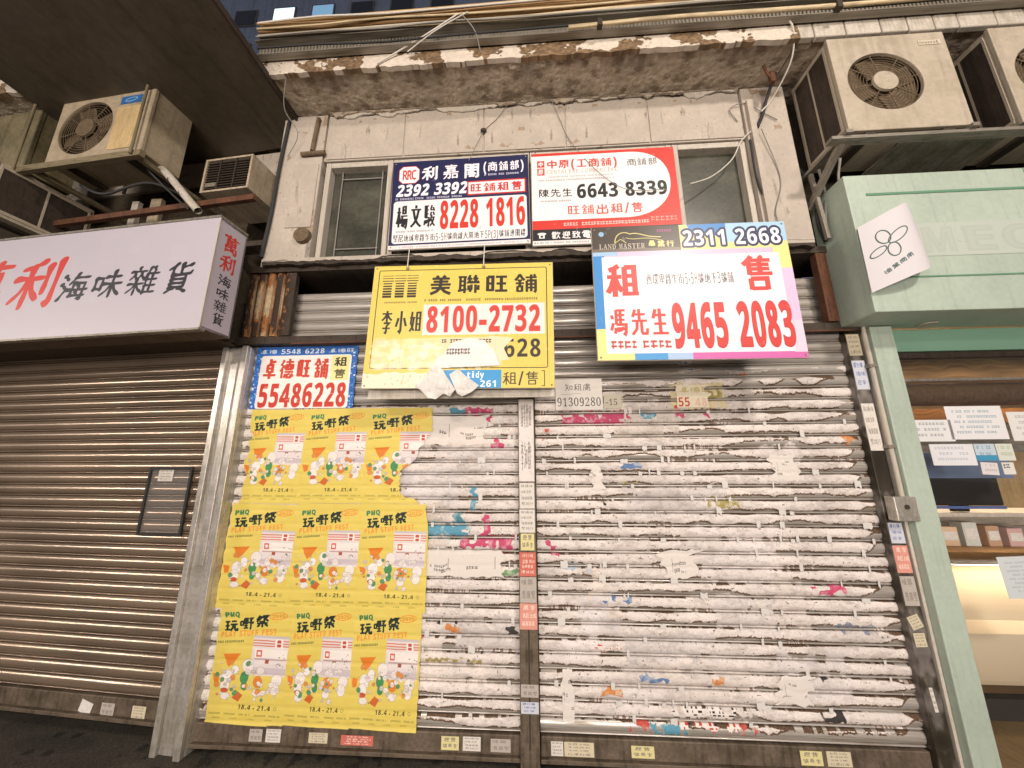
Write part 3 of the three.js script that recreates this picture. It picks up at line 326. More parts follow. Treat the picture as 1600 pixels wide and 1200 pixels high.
    for (let i = 0; i < 26; i++) { g.fillStyle = ['#8a8480', '#b8b0ac', '#6a6462'][i % 3]; g.fillRect(x(0.1 + 0.8 * r()), y(0.54 + 0.22 * r()), x(0.012), y(0.005)); }
    line(g, '18.4 - 21.4', x(0.4), y(0.845), x(0.42), y(0.036), { color: '#2c2814', narrow: 0.75 }); g.strokeStyle = '#8a7a2a'; g.lineWidth = 3; g.beginPath(); g.ellipse(x(0.88), y(0.862), 9, 9, 0, 0, 7); g.stroke(); for (let k = 0; k < 5; k++) smallLine(g, x(0.05 + 0.19 * k), y(0.915), x(0.14), y(0.014), '#8c8232', 20 + k); for (let k = 0; k < 4; k++) smallLine(g, x(0.1 + 0.22 * k), y(0.95), x(0.09), y(0.012), '#9a8c38', 30 + k);
  });
}
const medicalPrint = canvas(512, 600, (g, W, H) => {   // white sheet with a line-drawn cross of four loops
  g.fillStyle = '#cdc9cd'; g.fillRect(0, 0, W, H); g.strokeStyle = '#2f4a48'; g.lineWidth = 9; g.save(); g.translate(W * 0.32, H * 0.44); g.rotate(-0.28);
  for (const [dx, dy, rx, ry, t] of [[-6, -78, 40, 66, -0.1], [76, -14, 76, 42, -0.1], [0, 70, 38, 60, 0.1], [-82, 10, 54, 32, 0]]) { g.beginPath(); g.ellipse(dx, dy, rx, ry, t, 0, 7); g.stroke(); } g.restore(); g.save(); g.translate(W * 0.16, H * 0.78); g.rotate(-0.3); line(g, '德業商南', 0, 0, 210, 46, { color: '#3a5452', weight: 0.14 }); g.restore();
});
function stickerPrint(kind, seed) {
  return canvas(192, 256, (g, W, H) => {
    const r = random(seed), bg = { white: '#d8d2cb', grey: '#b3aaa2', pink: '#d89384', red: '#c8695a', yellow: '#d9cf96', blue: '#c8cbd6', beige: '#cfc4a8', pale: '#ded6d3' }[kind]; g.fillStyle = bg; g.fillRect(0, 0, W, H); const ink = kind === 'pink' || kind === 'red' ? '#ecd2c6' : kind === 'blue' ? '#5c6aa6' : '#857d75', rows = 2 + (seed % 3);
    const pick = Object.keys(PARTS_OF); for (let k = 0; k < rows; k++) line(g, Array.from({ length: 2 + Math.floor(r() * 3) }, () => pick[Math.floor(r() * pick.length)]).join(''), 14 + 20 * r(), 14 + (k * 236) / rows, 130 + 30 * r(), (236 / rows) * (0.5 + 0.35 * r()), { color: ink, weight: 0.1 }); wear(g, W, H, seed, 220, [bg, '#8b837b', '#e8e2da'], 0.7);
  });
}
const stickerMats = ['white', 'grey', 'pink', 'red', 'yellow', 'blue', 'beige', 'pale'].reduce((a, k, i) => ({ ...a, [k]: mat({ map: stickerPrint(k, 50 + i), roughness: 0.7 }) }), {});

// ---------------------------------------------------------------- ground
const paving = mat({ map: pavingMap, roughness: 0.85 });
ground('pavement', metres(box(-14, -0.2, -1.2, 14, 0, 5.2), 1.3), paving);
ground('road', metres(box(-40, -0.3, 5.2, 40, -0.12, 60), 2.5), mat({ map: grimeMap(0.27, 0.265, 0.26, 0.3, 95), roughness: 0.9 }));

// ---------------------------------------------------------------- the old shop building in the middle
const SLAT = 0.07, SHUT_Y0 = 0.135;
{
  const b = thing('shop_building', 'old cream painted shop building with peeling concrete canopy above the papered shutters', 'building');
  mesh(b, 'rear_block', box(-1.86, 0, -4, 1.9, 4.1, -0.34), deep);
  mesh(b, 'side_wall', box(-2.02, 0.0, -0.338, -1.9, 2.2, -0.02), deep); mesh(b, 'side_wall', box(1.9, 0.0, -0.338, 2.0, 2.2, -0.02), deep);
  const band = mesh(b, 'upper_wall', metres(box(-1.44, 3.535, -0.336, 1.42, 3.925, 0.12), 1.1), cream);
  for (const [x0, x1] of [[-1.425, -0.875], [-0.865, -0.315], [-0.305, 0.245], [0.255, 0.805], [0.815, 1.41]]) mesh(band, 'panel', metres(rbox(x0, 3.545, 0.121, x1, 3.9, 0.128, 0.003), 0.9, x0 * 3.1, 0.4), cream);
  mesh(b, 'lintel', metres(box(-1.86, 2.70, -0.336, 1.86, 2.742, 0.10), 0.8), ironDark);
  mesh(b, 'pilaster', metres(box(-1.76, 2.744, -0.336, -1.445, 3.92, 0.135), 1.25, 1.6, -2.17), cream);
  mesh(b, 'pilaster', metres(box(1.425, 2.744, -0.336, 1.70, 3.92, 0.14), 1.25, -0.6, -2.17), cream);
  mesh(b, 'pilaster_edge', metres(box(1.44, 2.744, 0.141, 1.475, 3.80, 0.165), 0.9, 0.1), cream);
  // ragged, crumbled lower edge of the render above the shutter
  mesh(b, 'crumbled_edge', metres(raggedStrip(-1.76, 1.7, 2.752, 0.101, 0.138, (x) => 0.012 + 0.03 * fbm(x * 16, 2, 4)), 0.6), ironDark); mesh(b, 'broken_render', metres(raggedStrip(-1.76, 1.7, 2.77, 0.13, 0.143, (x) => 0.055 * (fbm(x * 9 + 7, 5, 4) - 0.28)), 0.8), cream);
  // canopy
  const can = mesh(b, 'canopy', metres(box(-6, 3.925, -0.3, 1.62, 4.02, 0.40), 1.0), soffit);
  const edge = new THREE.BoxGeometry(7.62, 0.115, 0.03, 420, 3, 1).translate(-2.19, 3.975, 0.414);
  { const p = edge.attributes.position, r = random(3); for (let i = 0; i < p.count; i++) { const x = p.getX(i), y = p.getY(i), n = fbm(x * 9, y * 20, 4) - 0.5; p.setZ(i, p.getZ(i) + n * 0.005); if (y < 3.93) p.setY(i, y + (fbm(x * 24, 5, 4) - 0.5) * 0.022); if (y > 4.02) p.setY(i, y + (fbm(x * 21, 9, 4) - 0.5) * 0.02); }
    edge.computeVertexNormals(); const uv = edge.attributes.uv; for (let i = 0; i < p.count; i++) uv.setXY(i, (p.getX(i) + 6) / 7.62, (p.getY(i) - 3.9) / 0.14); mesh(can, 'front_edge', edge, peel); }
  // plaster hanging on at the joint of wall and soffit
  mesh(b, 'plaster_crust', metres(raggedStrip(-1.43, 1.41, 3.924, 0.1285, 0.138, (x) => 0.16 * (fbm(x * 7 + 3, 8, 5) - 0.38)), 0.5), frameWhite); mesh(b, 'sooty_crust', metres(raggedStrip(-1.43, 1.41, 3.9245, 0.1385, 0.15, (x) => 0.11 * (fbm(x * 11 + 40, 3, 5) - 0.45)), 0.5), soffit);
  // windows behind the boards
  function windowUnit(x0, x1, y0, y1, bars) {
    const w = mesh(b, 'window', join(rbox(x0, y0, 0.03, x0 + 0.035, y1, 0.11), rbox(x1 - 0.035, y0, 0.03, x1, y1, 0.11), rbox(x0 + 0.036, y1 - 0.04, 0.031, x1 - 0.036, y1, 0.109), rbox(x0 + 0.036, y0, 0.031, x1 - 0.036, y0 + 0.035, 0.109)), frameWhite);
    mesh(w, 'pane', metres(box(x0 + 0.03, y0 + 0.03, 0.045, x1 - 0.03, y1 - 0.035, 0.051), 0.9, x0), dustyPane);
    if (bars) mesh(w, 'grille', join(rod([x0 + 0.1, y0 + 0.13, 0.02], [x1 - 0.08, y0 + 0.13, 0.02], 0.005), rod([x0 + 0.1, y0 + 0.13, 0.062], [x1 - 0.08, y0 + 0.13, 0.062], 0.0045), rod([x0 + 0.1, y1 - 0.1, 0.062], [x1 - 0.08, y1 - 0.1, 0.062], 0.0045), rod([x0 + 0.1, y0 + 0.04, 0.062], [x0 + 0.1, y1 - 0.04, 0.062], 0.0045), rod([x1 - 0.09, y0 + 0.04, 0.062], [x1 - 0.09, y1 - 0.04, 0.062], 0.0045)), wireGrey);
  }
  windowUnit(-1.425, -0.945, 2.746, 3.53, true); windowUnit(-0.94, 0.0, 2.746, 3.53, false); windowUnit(0.005, 0.945, 2.746, 3.53, false); windowUnit(0.95, 1.42, 2.746, 3.53, false);
  // iron frame in front of the shutter
  const fr = mesh(b, 'iron_beam', metres(rbox(-1.9, 2.205, 0.045, 1.9, 2.255, 0.085, 0.004), 0.7), ironDark);
  mesh(b, 'rust_line', metres(box(-1.52, 2.2, 0.0855, 1.86, 2.208, 0.0885), 0.5), rustBrown);
  mesh(b, 'iron_upright', metres(rbox(-1.585, 2.257, 0.05, -1.545, 2.698, 0.09, 0.004), 0.5), ironDark); mesh(b, 'iron_upright', metres(rbox(1.72, 2.257, 0.05, 1.78, 2.698, 0.10, 0.004), 0.5), rustBrown); mesh(b, 'iron_upright', metres(rbox(1.82, 2.257, 0.03, 1.86, 2.698, 0.08, 0.004), 0.5), ironDark);
  // rusty fluted sheet at the left end of the roller box
  for (let i = 0; i < 5; i++) mesh(b, 'rusty_flute', metres(new THREE.CylinderGeometry(0.033, 0.033, 0.44, 10, 1, false, -Math.PI / 2, Math.PI).translate(-1.845 + i * 0.062, 2.478, 0.055), 0.5, i * 0.37), rustPanel);
  mesh(b, 'rust_backing', box(-1.88, 2.257, 0.03, -1.57, 2.698, 0.05), rustPanel);
  // small things fixed to the left pilaster
  mesh(b, 'round_cap', new THREE.CylinderGeometry(0.052, 0.056, 0.03, 24).rotateX(Math.PI / 2).translate(-1.50, 2.93, 0.15), darkGrille);
  mesh(b, 'stub_pipe', join(rod([-1.515, 3.6, 0.15], [-1.5, 3.88, 0.15], 0.014), rod([-1.59, 3.575, 0.15], [-1.42, 3.58, 0.15], 0.016)), darkGrille);
  mesh(b, 'raised_panel', metres(rbox(-1.64, 3.0, 0.1355, -1.46, 3.5, 0.142, 0.004), 1.25, 1.9, -2.3), cream);
}

// ---------------------------------------------------------------- roller shutters, every slat a piece of its own
function slatGeo(x0, x1, k, width, height) {
  const prof = [[0, -0.013], [0.0012, -0.013], [0.003, -0.002], [0.005, 0.003], [0.008, 0.0045], [0.011, 0.003], [0.013, -0.002], [0.0145, -0.012], [0.0158, -0.012]];
  for (let i = 0; i <= 12; i++) { const t = i / 12; prof.push([0.0165 + 0.0525 * t, 0.0125 * Math.pow(Math.sin(Math.PI * clamp(t, 0.02, 0.98)), 0.62)]); }
  prof.push([0.0697, -0.013]);
  const pos = [], uv = [], idx = [], n = prof.length;
  for (let s = 0; s < 2; s++) for (const [y, z] of prof) { const Y = k * SLAT + y; pos.push(s ? x1 : x0, Y, z); uv.push(s, Y / height); }
  for (let i = 0; i < n - 1; i++) idx.push(i, i + n, i + 1, i + 1, i + n, i + n + 1);
  const g = new THREE.BufferGeometry(); g.setAttribute('position', new THREE.Float32BufferAttribute(pos, 3)); g.setAttribute('uv', new THREE.Float32BufferAttribute(uv, 2)); g.setIndex(idx); g.computeVertexNormals(); return g;
}
function residue(W, H, width, height, x0, y0, cover, scraps, seed) {   // torn bill paper, glue and dirt left on the slats
  const c = new Uint8Array(W * H * 4), m = new Uint8Array(W * H * 4), pr = random(seed * 13 + 1), sheets = Array.from({ length: 18 }, () => { const w = 0.12 + 0.4 * pr(), h = 0.09 + 0.2 * pr(), x = x0 + (width - w) * pr(), y = y0 + 0.08 + 1.5 * pr(); return [x, y, x + w, y + h, 0.93 + 0.09 * pr(), pr() - 0.5]; });   // remnants of whole bills that still bridge several slats
  for (let j = 0; j < H; j++) {
    const Yl = (j / H) * height, k = Math.floor(Yl / SLAT), t = (Yl - k * SLAT) / SLAT, Y = y0 + Yl;
    for (let i = 0; i < W; i++) {
      const X = x0 + (i / W) * width, cv = cover(X, Y, k), q = (j * W + i) * 4;
      const e1 = vn(X * 9 + k * 37.7, k * 3.1 + seed), e2 = vn(X * 45 + k * 11.3, k * 7.7 + seed), e3 = vn(X * 170, k * 5.3), f = vn(X * 260, Y * 260), gsm = fbm(X * 7 + seed, Y * 9, 3);
      const low = 0.14 + 0.17 * e1 * e1 + 0.11 * (e2 - 0.4) + 0.05 * e3 + (1 - cv) * 1.1 * smooth(0.25, 0.75, 0.65 * vn(X * 3.1 + k * 5.9, k * 1.9 + seed) + 0.35 * e1), high = 0.985 + 0.03 * (e2 - 0.3) - (1 - cv) * 0.5 * e1;
      let paper = cv > 0.02 && t > low && t < high;
      const bridge = cv > 0.3 && vn(X * 4 + k * 3.3, k * 9.1 + seed + 4) > 0.74 + 0.14 * e2; if (!paper && bridge && (t < 0.26 || t > 0.9)) paper = true;
      let sheet = null; if (cv > 0.1) for (const s of sheets) { const jx = 0.07 * (fbm(Y * 22 + s[0] * 40, s[1] * 9, 3) - 0.5), jy = 0.09 * (fbm(X * 22 + s[1] * 40, s[0] * 9, 3) - 0.5); if (X > s[0] + jx && X < s[2] + jx && Y > s[1] + jy && Y < s[3] + jy && fbm(X * 18 + s[0] * 70, Y * 18, 3) < 0.66) { sheet = s; break; } }
      if (sheet && t > 0.03 + 0.08 * e2) paper = true;
      let r, g, b, rough = 0.34, metal = 0.5;
      const streak = vn(X * 3, Yl * 420);
      r = 0.74 + 0.08 * streak; g = 0.715 + 0.08 * streak; b = 0.69 + 0.08 * streak;
      const dirt = 0.75 * smooth(0.5, 0.8, fbm(X * 5, Y * 130 + seed, 4)); r = mix(r, 0.42, dirt * 0.7); g = mix(g, 0.36, dirt * 0.7); b = mix(b, 0.29, dirt * 0.7); rough = mix(rough, 0.7, dirt); metal = mix(metal, 0.25, dirt);
      if (!paper && cv > 0.25 && t > 0.2 && t > low - 0.1 && e2 > 0.3) { const d = 0.7 + 0.6 * f; r = 0.36 * d; g = 0.28 * d; b = 0.215 * d; rough = 0.9; metal = 0; }   // torn, dirty fibres below the edge
      if (paper) {
        const w = 0.9 + 0.1 * (gsm - 0.5) + 0.07 * (f - 0.5), grey = (smooth(0.5, 0.78, fbm(X * 30 + 3, Y * 60 + seed, 4)) * 0.34 + smooth(0.6, 0.75, fbm(X * 5 + 31, Y * 8 + seed, 3)) * 0.22); r = mix(0.965, 0.70, grey) * w; g = mix(0.925, 0.66, grey) * w; b = mix(0.905, 0.64, grey) * w; rough = 0.9; metal = 0; if (sheet) { r *= sheet[4]; g *= sheet[4] * (1 - 0.02 * sheet[5]); b *= sheet[4] * (1 - 0.06 * sheet[5]); }
        if (!sheet && t - low < 0.045 && e3 > 0.42) { r = mix(r, 0.42, 0.7); g = mix(g, 0.33, 0.7); b = mix(b, 0.25, 0.7); }
        const lowBlotch = 0.15 * smooth(0.5, 0.62, fbm(X * 26 + k * 9.7, Y * 90 + seed, 4) - 0.28 * (t - 0.35)) ; r = mix(r, 0.52, lowBlotch); g = mix(g, 0.47, lowBlotch); b = mix(b, 0.42, lowBlotch);  // blotches that darken the paper, denser low on each slat
        if (vn(X * 120, Y * 150 + seed) > 0.93) { r *= 0.55; g *= 0.5; b *= 0.46; }
      }
      for (const s of scraps) {
        const jx = 0.03 * (vn(Y * 60, s[0] * 50) - 0.5), jy = 0.025 * (vn(X * 60, s[1] * 50) - 0.5);
        if (X > s[0] + jx && X < s[2] + jx && Y > s[1] + jy && Y < s[3] + jy && t > 0.14 + 0.1 * e2 && vn(X * 34 + s[0] * 9, Y * 34) > (s[5] ?? 0.2)) {
          if (s[6]) { const on = vn(X * 130, Math.floor(Y / 0.014) * 7.3) > 0.55 && (Y / 0.014 - Math.floor(Y / 0.014)) < 0.55; if (on) { [r, g, b] = s[4]; } else { r = 0.9; g = 0.87; b = 0.85; } } else { const w = 0.95 + 0.16 * (f - 0.5), pale = 0.12 + 0.5 * smooth(0.5, 0.75, fbm(X * 40, Y * 40, 3)); r = mix(s[4][0], 0.88, pale) * w; g = mix(s[4][1], 0.85, pale) * w; b = mix(s[4][2], 0.82, pale) * w; }
          rough = 0.85; metal = 0;
        }
      }
      c[q] = clamp(r) * 255; c[q + 1] = clamp(g) * 255; c[q + 2] = clamp(b) * 255; c[q + 3] = 255; m[q] = 255; m[q + 1] = rough * 255; m[q + 2] = metal * 255; m[q + 3] = 255;
    }
  }
  const tx = [c, m].map((d, i) => { const t = new THREE.DataTexture(d, W, H); if (!i) t.colorSpace = THREE.SRGBColorSpace; t.magFilter = THREE.LinearFilter; t.minFilter = THREE.LinearMipmapLinearFilter; t.generateMipmaps = true; t.needsUpdate = true; return t; });
  return mat({ map: tx[0], roughnessMap: tx[1], metalnessMap: tx[1], roughness: 1, metalness: 1 });
}
const barMat = mat({ map: grimeMap(0.44, 0.385, 0.33, 0.55, 101), metalness: 0.3, roughness: 0.6 });
function shutter(label, at, turn, x0, x1, count, material) {
  const s = thing('roller_shutter', label, 'shutter', at, turn), H = count * SLAT;
  const jr = random(count * 7 + Math.round(x1 * 100)), loose = count < 30 ? 2 : 0.6; for (let k = 0; k < count; k++) { const m = mesh(s, 'slat', slatGeo(x0, x1, k, x1 - x0, H), material); m.position.z = 0.0014 * loose * (jr() - 0.5); m.rotation.z = 0.0008 * loose * (jr() - 0.5); }
  mesh(s, 'bottom_bar', metres(rbox(x0, -0.105, -0.012, x1, -0.002, 0.018, 0.006), 0.6), barMat); mesh(s, 'bottom_flange', metres(rbox(x0, -0.104, 0.0185, x1, -0.085, 0.04, 0.003), 0.6), barMat);
  return s;
}
function shreds(s, count, seed, x0, x1, k0, k1) {   // bits of paper that bridge the grooves
  const r = random(seed); for (let i = 0; i < count; i++) {
    const w = 0.008 + 0.045 * r() * r(), h = 0.026 + 0.03 * r(), x = x0 + (x1 - x0 - w) * r(), y = (k0 + Math.floor((k1 - k0) * r())) * SLAT - 0.012, sh = new THREE.Shape(), n = 5; sh.moveTo(0, h * (0.8 + 0.2 * r()));
    for (let k = 1; k <= n; k++) sh.lineTo((w * k) / n, h * (0.82 + 0.18 * r())); for (let k = n; k >= 0; k--) sh.lineTo((w * k) / n, h * 0.35 * r()); sh.closePath(); const g = new THREE.ShapeGeometry(sh), p = g.attributes.position; for (let k = 0; k < p.count; k++) { const q = p.getY(k) / h; p.setZ(k, 0.0085 + 0.0045 * q * q + 0.004 * (1 - q)); }
    g.computeVertexNormals(); mesh(s, 'paper_shred', g.translate(x, y, 0), paperWhite);
  }
}
const N = 35, HS = N * SLAT, pink = [0.80, 0.25, 0.42], teal = [0.32, 0.60, 0.72], inkC = [0.16, 0.14, 0.14], redC = [0.78, 0.26, 0.22], olive = [0.62, 0.56, 0.30], orange = [0.82, 0.50, 0.26], blueC = [0.34, 0.46, 0.66], greenC = [0.42, 0.60, 0.40];
const rightScraps = [[0.17, 1.68, 0.30, 1.75, pink, 0.35], [0.30, 1.68, 0.56, 1.76, pink, 0.18], [0.63, 1.72, 0.72, 1.76, teal, 0.2], [0.84, 1.72, 0.89, 1.76, pink, 0.2], [1.0, 1.72, 1.04, 1.75, pink, 0.3], [0.06, 0.96, 0.12, 1.05, pink, 0.6], [0.28, 1.19, 0.4, 1.24, inkC, 0.75], [1.42, 0.79, 1.59, 0.84, pink, 0.4], [0.46, 0.16, 0.55, 0.22, redC, 0.35], [0.56, 0.15, 0.72, 0.2, teal, 0.2], [0.66, 0.2, 0.98, 0.28, inkC, 0.3, 1], [0.7, 0.18, 1.0, 0.22, redC, 0.35, 1], [0.99, 0.16, 1.06, 0.2, redC, 0.4], [1.36, 0.23, 1.5, 0.29, inkC, 0.5], [0.82, 1.77, 1.13, 1.92, [0.86, 0.80, 0.62], 0.2], [0.84, 1.78, 0.96, 1.84, redC, 0.45], [0.95, 1.83, 1.1, 1.9, olive, 0.5], [0.43, 1.77, 0.54, 1.84, [0.85, 0.84, 0.66], 0.2, 1], [0.87, 2.0, 1.0, 2.08, blueC, 0.55, 1], [0.87, 0.37, 0.93, 0.4, orange, 0.3], [0.15, 0.89, 0.3, 0.93, [0.7, 0.76, 0.82], 0.3], [1.74, 1.54, 1.8, 1.61, orange, 0.3], [0.95, 1.22, 1.12, 1.27, olive, 0.3], [0.5, 1.43, 0.62, 1.46, blueC, 0.4], [0.5, 1.34, 0.6, 1.36, olive, 0.4], [1.2, 1.93, 1.32, 1.98, orange, 0.55], [0.28, 0.5, 0.45, 0.53, redC, 0.6, 1], [0.35, 0.74, 0.6, 0.78, blueC, 0.6], [0.52, 0.38, 0.66, 0.41, blueC, 0.5], [1.5, 0.62, 1.7, 0.66, [0.5, 0.52, 0.6], 0.5], [0.3, 0.31, 0.42, 0.34, orange, 0.5], [1.32, 0.4, 1.42, 0.43, inkC, 0.6], [0.02, 1.6, 0.08, 1.66, redC, 0.45]];
const leftScraps = [[-0.67, 1.70, -0.18, 1.80, [0.92, 0.89, 0.87], 0.02], [-0.67, 1.58, -0.2, 1.71, [0.93, 0.9, 0.88], 0.15], [-0.51, 1.72, -0.41, 1.79, teal, 0.12], [-0.42, 1.71, -0.25, 1.79, pink, 0.15], [-0.6, 1.6, -0.3, 1.66, inkC, 0.4, 1], [-0.68, 1.04, -0.37, 1.13, teal, 0.12], [-0.42, 0.98, -0.13, 1.06, pink, 0.3], [-0.66, 0.84, -0.2, 1.0, [0.92, 0.9, 0.89], 0.02], [-0.62, 0.9, -0.3, 0.94, inkC, 0.4, 1], [-0.37, 1.19, -0.34, 1.33, teal, 0.2], [-0.3, 1.03, -0.26, 1.17, pink, 0.2], [-0.18, 0.86, -0.1, 0.89, greenC, 0.3], [-0.16, 0.57, -0.11, 0.61, inkC, 0.2], [-0.26, 1.55, -0.18, 1.62, pink, 0.35], [-0.46, 1.12, -0.41, 1.18, [0.25, 0.5, 0.58], 0.25], [-0.64, 0.55, -0.6, 0.57, pink, 0.2], [-0.5, 0.58, -0.4, 0.61, orange, 0.4], [-0.56, 0.62, -0.4, 0.66, inkC, 0.75], [-0.6, 0.44, -0.3, 0.46, olive, 0.5], [-1.80, 0.2, -1.70, 1.78, [0.88, 0.85, 0.8], 0.45]];
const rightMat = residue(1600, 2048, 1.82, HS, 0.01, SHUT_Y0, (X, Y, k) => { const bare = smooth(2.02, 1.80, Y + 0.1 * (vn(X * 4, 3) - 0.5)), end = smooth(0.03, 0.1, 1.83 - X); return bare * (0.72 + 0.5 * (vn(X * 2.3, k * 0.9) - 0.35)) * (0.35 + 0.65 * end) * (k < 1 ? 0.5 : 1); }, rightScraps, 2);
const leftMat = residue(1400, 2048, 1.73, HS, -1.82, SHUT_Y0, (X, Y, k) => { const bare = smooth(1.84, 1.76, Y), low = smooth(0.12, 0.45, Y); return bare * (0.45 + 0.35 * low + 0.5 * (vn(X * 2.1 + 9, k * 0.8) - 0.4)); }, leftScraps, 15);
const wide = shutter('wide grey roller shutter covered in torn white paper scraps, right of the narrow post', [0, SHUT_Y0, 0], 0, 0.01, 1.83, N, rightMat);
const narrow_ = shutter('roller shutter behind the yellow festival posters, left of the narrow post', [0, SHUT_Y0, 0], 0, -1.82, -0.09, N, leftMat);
const brownSteel = mat({ map: pixels(512, 512, (u, v, o) => { const s = fbm(u * 3, v * 200, 3), n = fbm(u * 6, v * 8, 4); tone(o, 0.66, 0.575, 0.495, 0.84 + 0.25 * (n - 0.5) + 0.2 * (s - 0.5)); }), metalness: 0.45, roughness: 0.24 });
shreds(wide, 120, 5, 0.02, 1.8, 1, 24); shreds(narrow_, 34, 6, -0.66, -0.1, 1, 23);
shutter('bare brownish metal roller shutter under the white box sign with red and black characters', left(0, 0.215, 0), LEFT_TURN, -3.2, -0.095, 29, brownSteel);

// ---------------------------------------------------------------- posts and rails
{
  const p = thing('shutter_post', 'narrow post between the two papered shutters, plastered with small stickers', 'post', [-0.042, 0, 0.03]);
  mesh(p, 'column', metres(rbox(-0.048, 0, -0.03, 0.048, 2.2, 0.03, 0.004), 0.5), barMat); mesh(p, 'centre_groove', box(-0.004, 0.1, 0.0302, 0.004, 2.19, 0.0318), ironDark);
  const l = thing('corner_post', 'broad shiny aluminium post between the bare shutter and the poster covered one', 'post', left(0, 0, 0.03), LEFT_TURN);
  mesh(l, 'column', metres(rbox(-0.09, 0, -0.05, 0.1, 2.2, 0.02, 0.006), 0.7), aluminium); mesh(l, 'channel_rib', metres(rbox(-0.086, 0, 0.0205, -0.05, 2.2, 0.04, 0.004), 0.7), aluminium); mesh(l, 'channel_rib', metres(rbox(0.06, 0, 0.0205, 0.1, 2.2, 0.045, 0.004), 0.7), aluminium); mesh(l, 'inner_strip', metres(rbox(-0.02, 0.9, 0.0205, 0.03, 2.1, 0.03, 0.003), 0.4), aluminium);
  const r = thing('guide_rail', 'dark stained guide rail beside the green shopfront, patched with old stickers', 'rail', [1.865, 0, 0.02]);
  mesh(r, 'rail', metres(rbox(-0.035, 0, -0.03, 0.042, 2.2, 0.03, 0.004), 2.3), mat({ map: pixels(512, 512, (u, v, o) => { const n = fbm(u * 30, v * 22, 5), d = smooth(0.38, 0.62, n); tone(o, mix(0.58, 0.26, d), mix(0.55, 0.23, d), mix(0.53, 0.18, d), 0.8 + 0.5 * (fbm(u * 40, v * 40, 3) - 0.4)); }), metalness: 0.35, roughness: 0.5 }));
  const c = thing('conduit', 'off-white vertical conduit running down beside the green pillar', 'pipe', [1.915, 1.28, 0.075]); mesh(c, 'pipe', new THREE.CylinderGeometry(0.012, 0.012, 0.98, 12).translate(0, 0.49, 0), frameWhite); for (const y of [0.25, 0.7]) mesh(c, 'clip', rbox(-0.018, y, -0.03, 0.018, y + 0.02, 0.014, 0.003), steel);
  const k = thing('lock_box', 'small grey metal lock box at the foot of the off-white conduit', 'box', [1.89, 1.165, 0.06]); mesh(k, 'box', metres(rbox(-0.055, 0, 0, 0.055, 0.12, 0.055, 0.006), 0.3), aluminium); mesh(k, 'keyhole', new THREE.CylinderGeometry(0.012, 0.012, 0.004, 16).rotateX(Math.PI / 2).translate(0, 0.07, 0.057), ironDark);
}

// ---------------------------------------------------------------- sign boards
function board(label, x0, y0, x1, y1, z, print, thick = 0.012, tilt = 0, lean = 0) {
  const w = x1 - x0, h = y1 - y0, s = thing('sign_board', label, 'sign', [(x0 + x1) / 2, y0, z]); s.rotation.z = tilt; s.rotation.x = lean;
  mesh(s, 'board', rbox(-w / 2, 0, -thick, w / 2, h, 0, 0.003), frameWhite);
  const g = new THREE.PlaneGeometry(w - 0.006, h - 0.006, 14, 10).translate(0, h / 2, 0.0018), p = g.attributes.position; for (let i = 0; i < p.count; i++) p.setZ(i, 0.0018 + 0.0012 * vn(p.getX(i) * 5 + x0 * 9, p.getY(i) * 5)); g.computeVertexNormals();
  mesh(s, 'print', g, new THREE.MeshPhysicalMaterial({ map: print, roughness: 0.5, clearcoat: 0.16, clearcoatRoughness: 0.26 })); for (const [a, b] of [[-1, 0], [1, 0], [-1, 1], [1, 1]]) mesh(s, 'screw', new THREE.SphereGeometry(0.0055, 8, 5).scale(1, 1, 0.5).translate(a * (w / 2 - 0.018), b ? h - 0.018 : 0.018, 0.003), steel); return s;
}
board('navy blue and white board with the red number 8228 1816', -0.905, 2.785, 0.003, 3.45, 0.17, bluePrint, 0.014, 0.012);
board('red bordered white board with the black number 6643 8339', 0.012, 2.772, 0.932, 3.455, 0.168, redPrint, 0.014, 0.0);
{
  const back = thing('sign_board', 'plain pale board showing only as a strip below the yellow board', 'sign', [-0.41, 1.815, 0.205]); mesh(back, 'board', metres(rbox(-0.525, 0, -0.012, 0.53, 0.8, 0, 0.003), 0.7), frameWhite);
  const y = board('weathered yellow board with the red number 8100-2732 on a white strip', -0.957, 1.86, 0.12, 2.625, 0.25, yellowPrint, 0.014, -0.012, -0.02);
  for (const [a, b, t] of [[-0.33, -0.36, 'hanging'], [0.13, 0.12, '']]) mesh(y, 'hanging_wire', tube([[a, 0.745, 0.01], [a, 0.78, 0.012], [b, 0.95, -0.07]], 0.0035, 10, 6), wireWhite);
  for (const a of [-0.33, 0.13]) mesh(y, 'eyelet', new THREE.TorusGeometry(0.008, 0.0025, 6, 14).translate(a, 0.742, 0.006), steel);
}
board('large pink edged white board with the red number 9465 2083', 0.334, 1.965, 1.372, 2.742, 0.36, landPrint, 0.016, -0.006);
{ const s = scene.children[scene.children.length - 1]; for (const a of [-0.42, 0.42]) mesh(s, 'bracket', bar([a, 0.5, -0.02], [a, 0.5, -0.28], 0.025, 0.025), ironDark); }
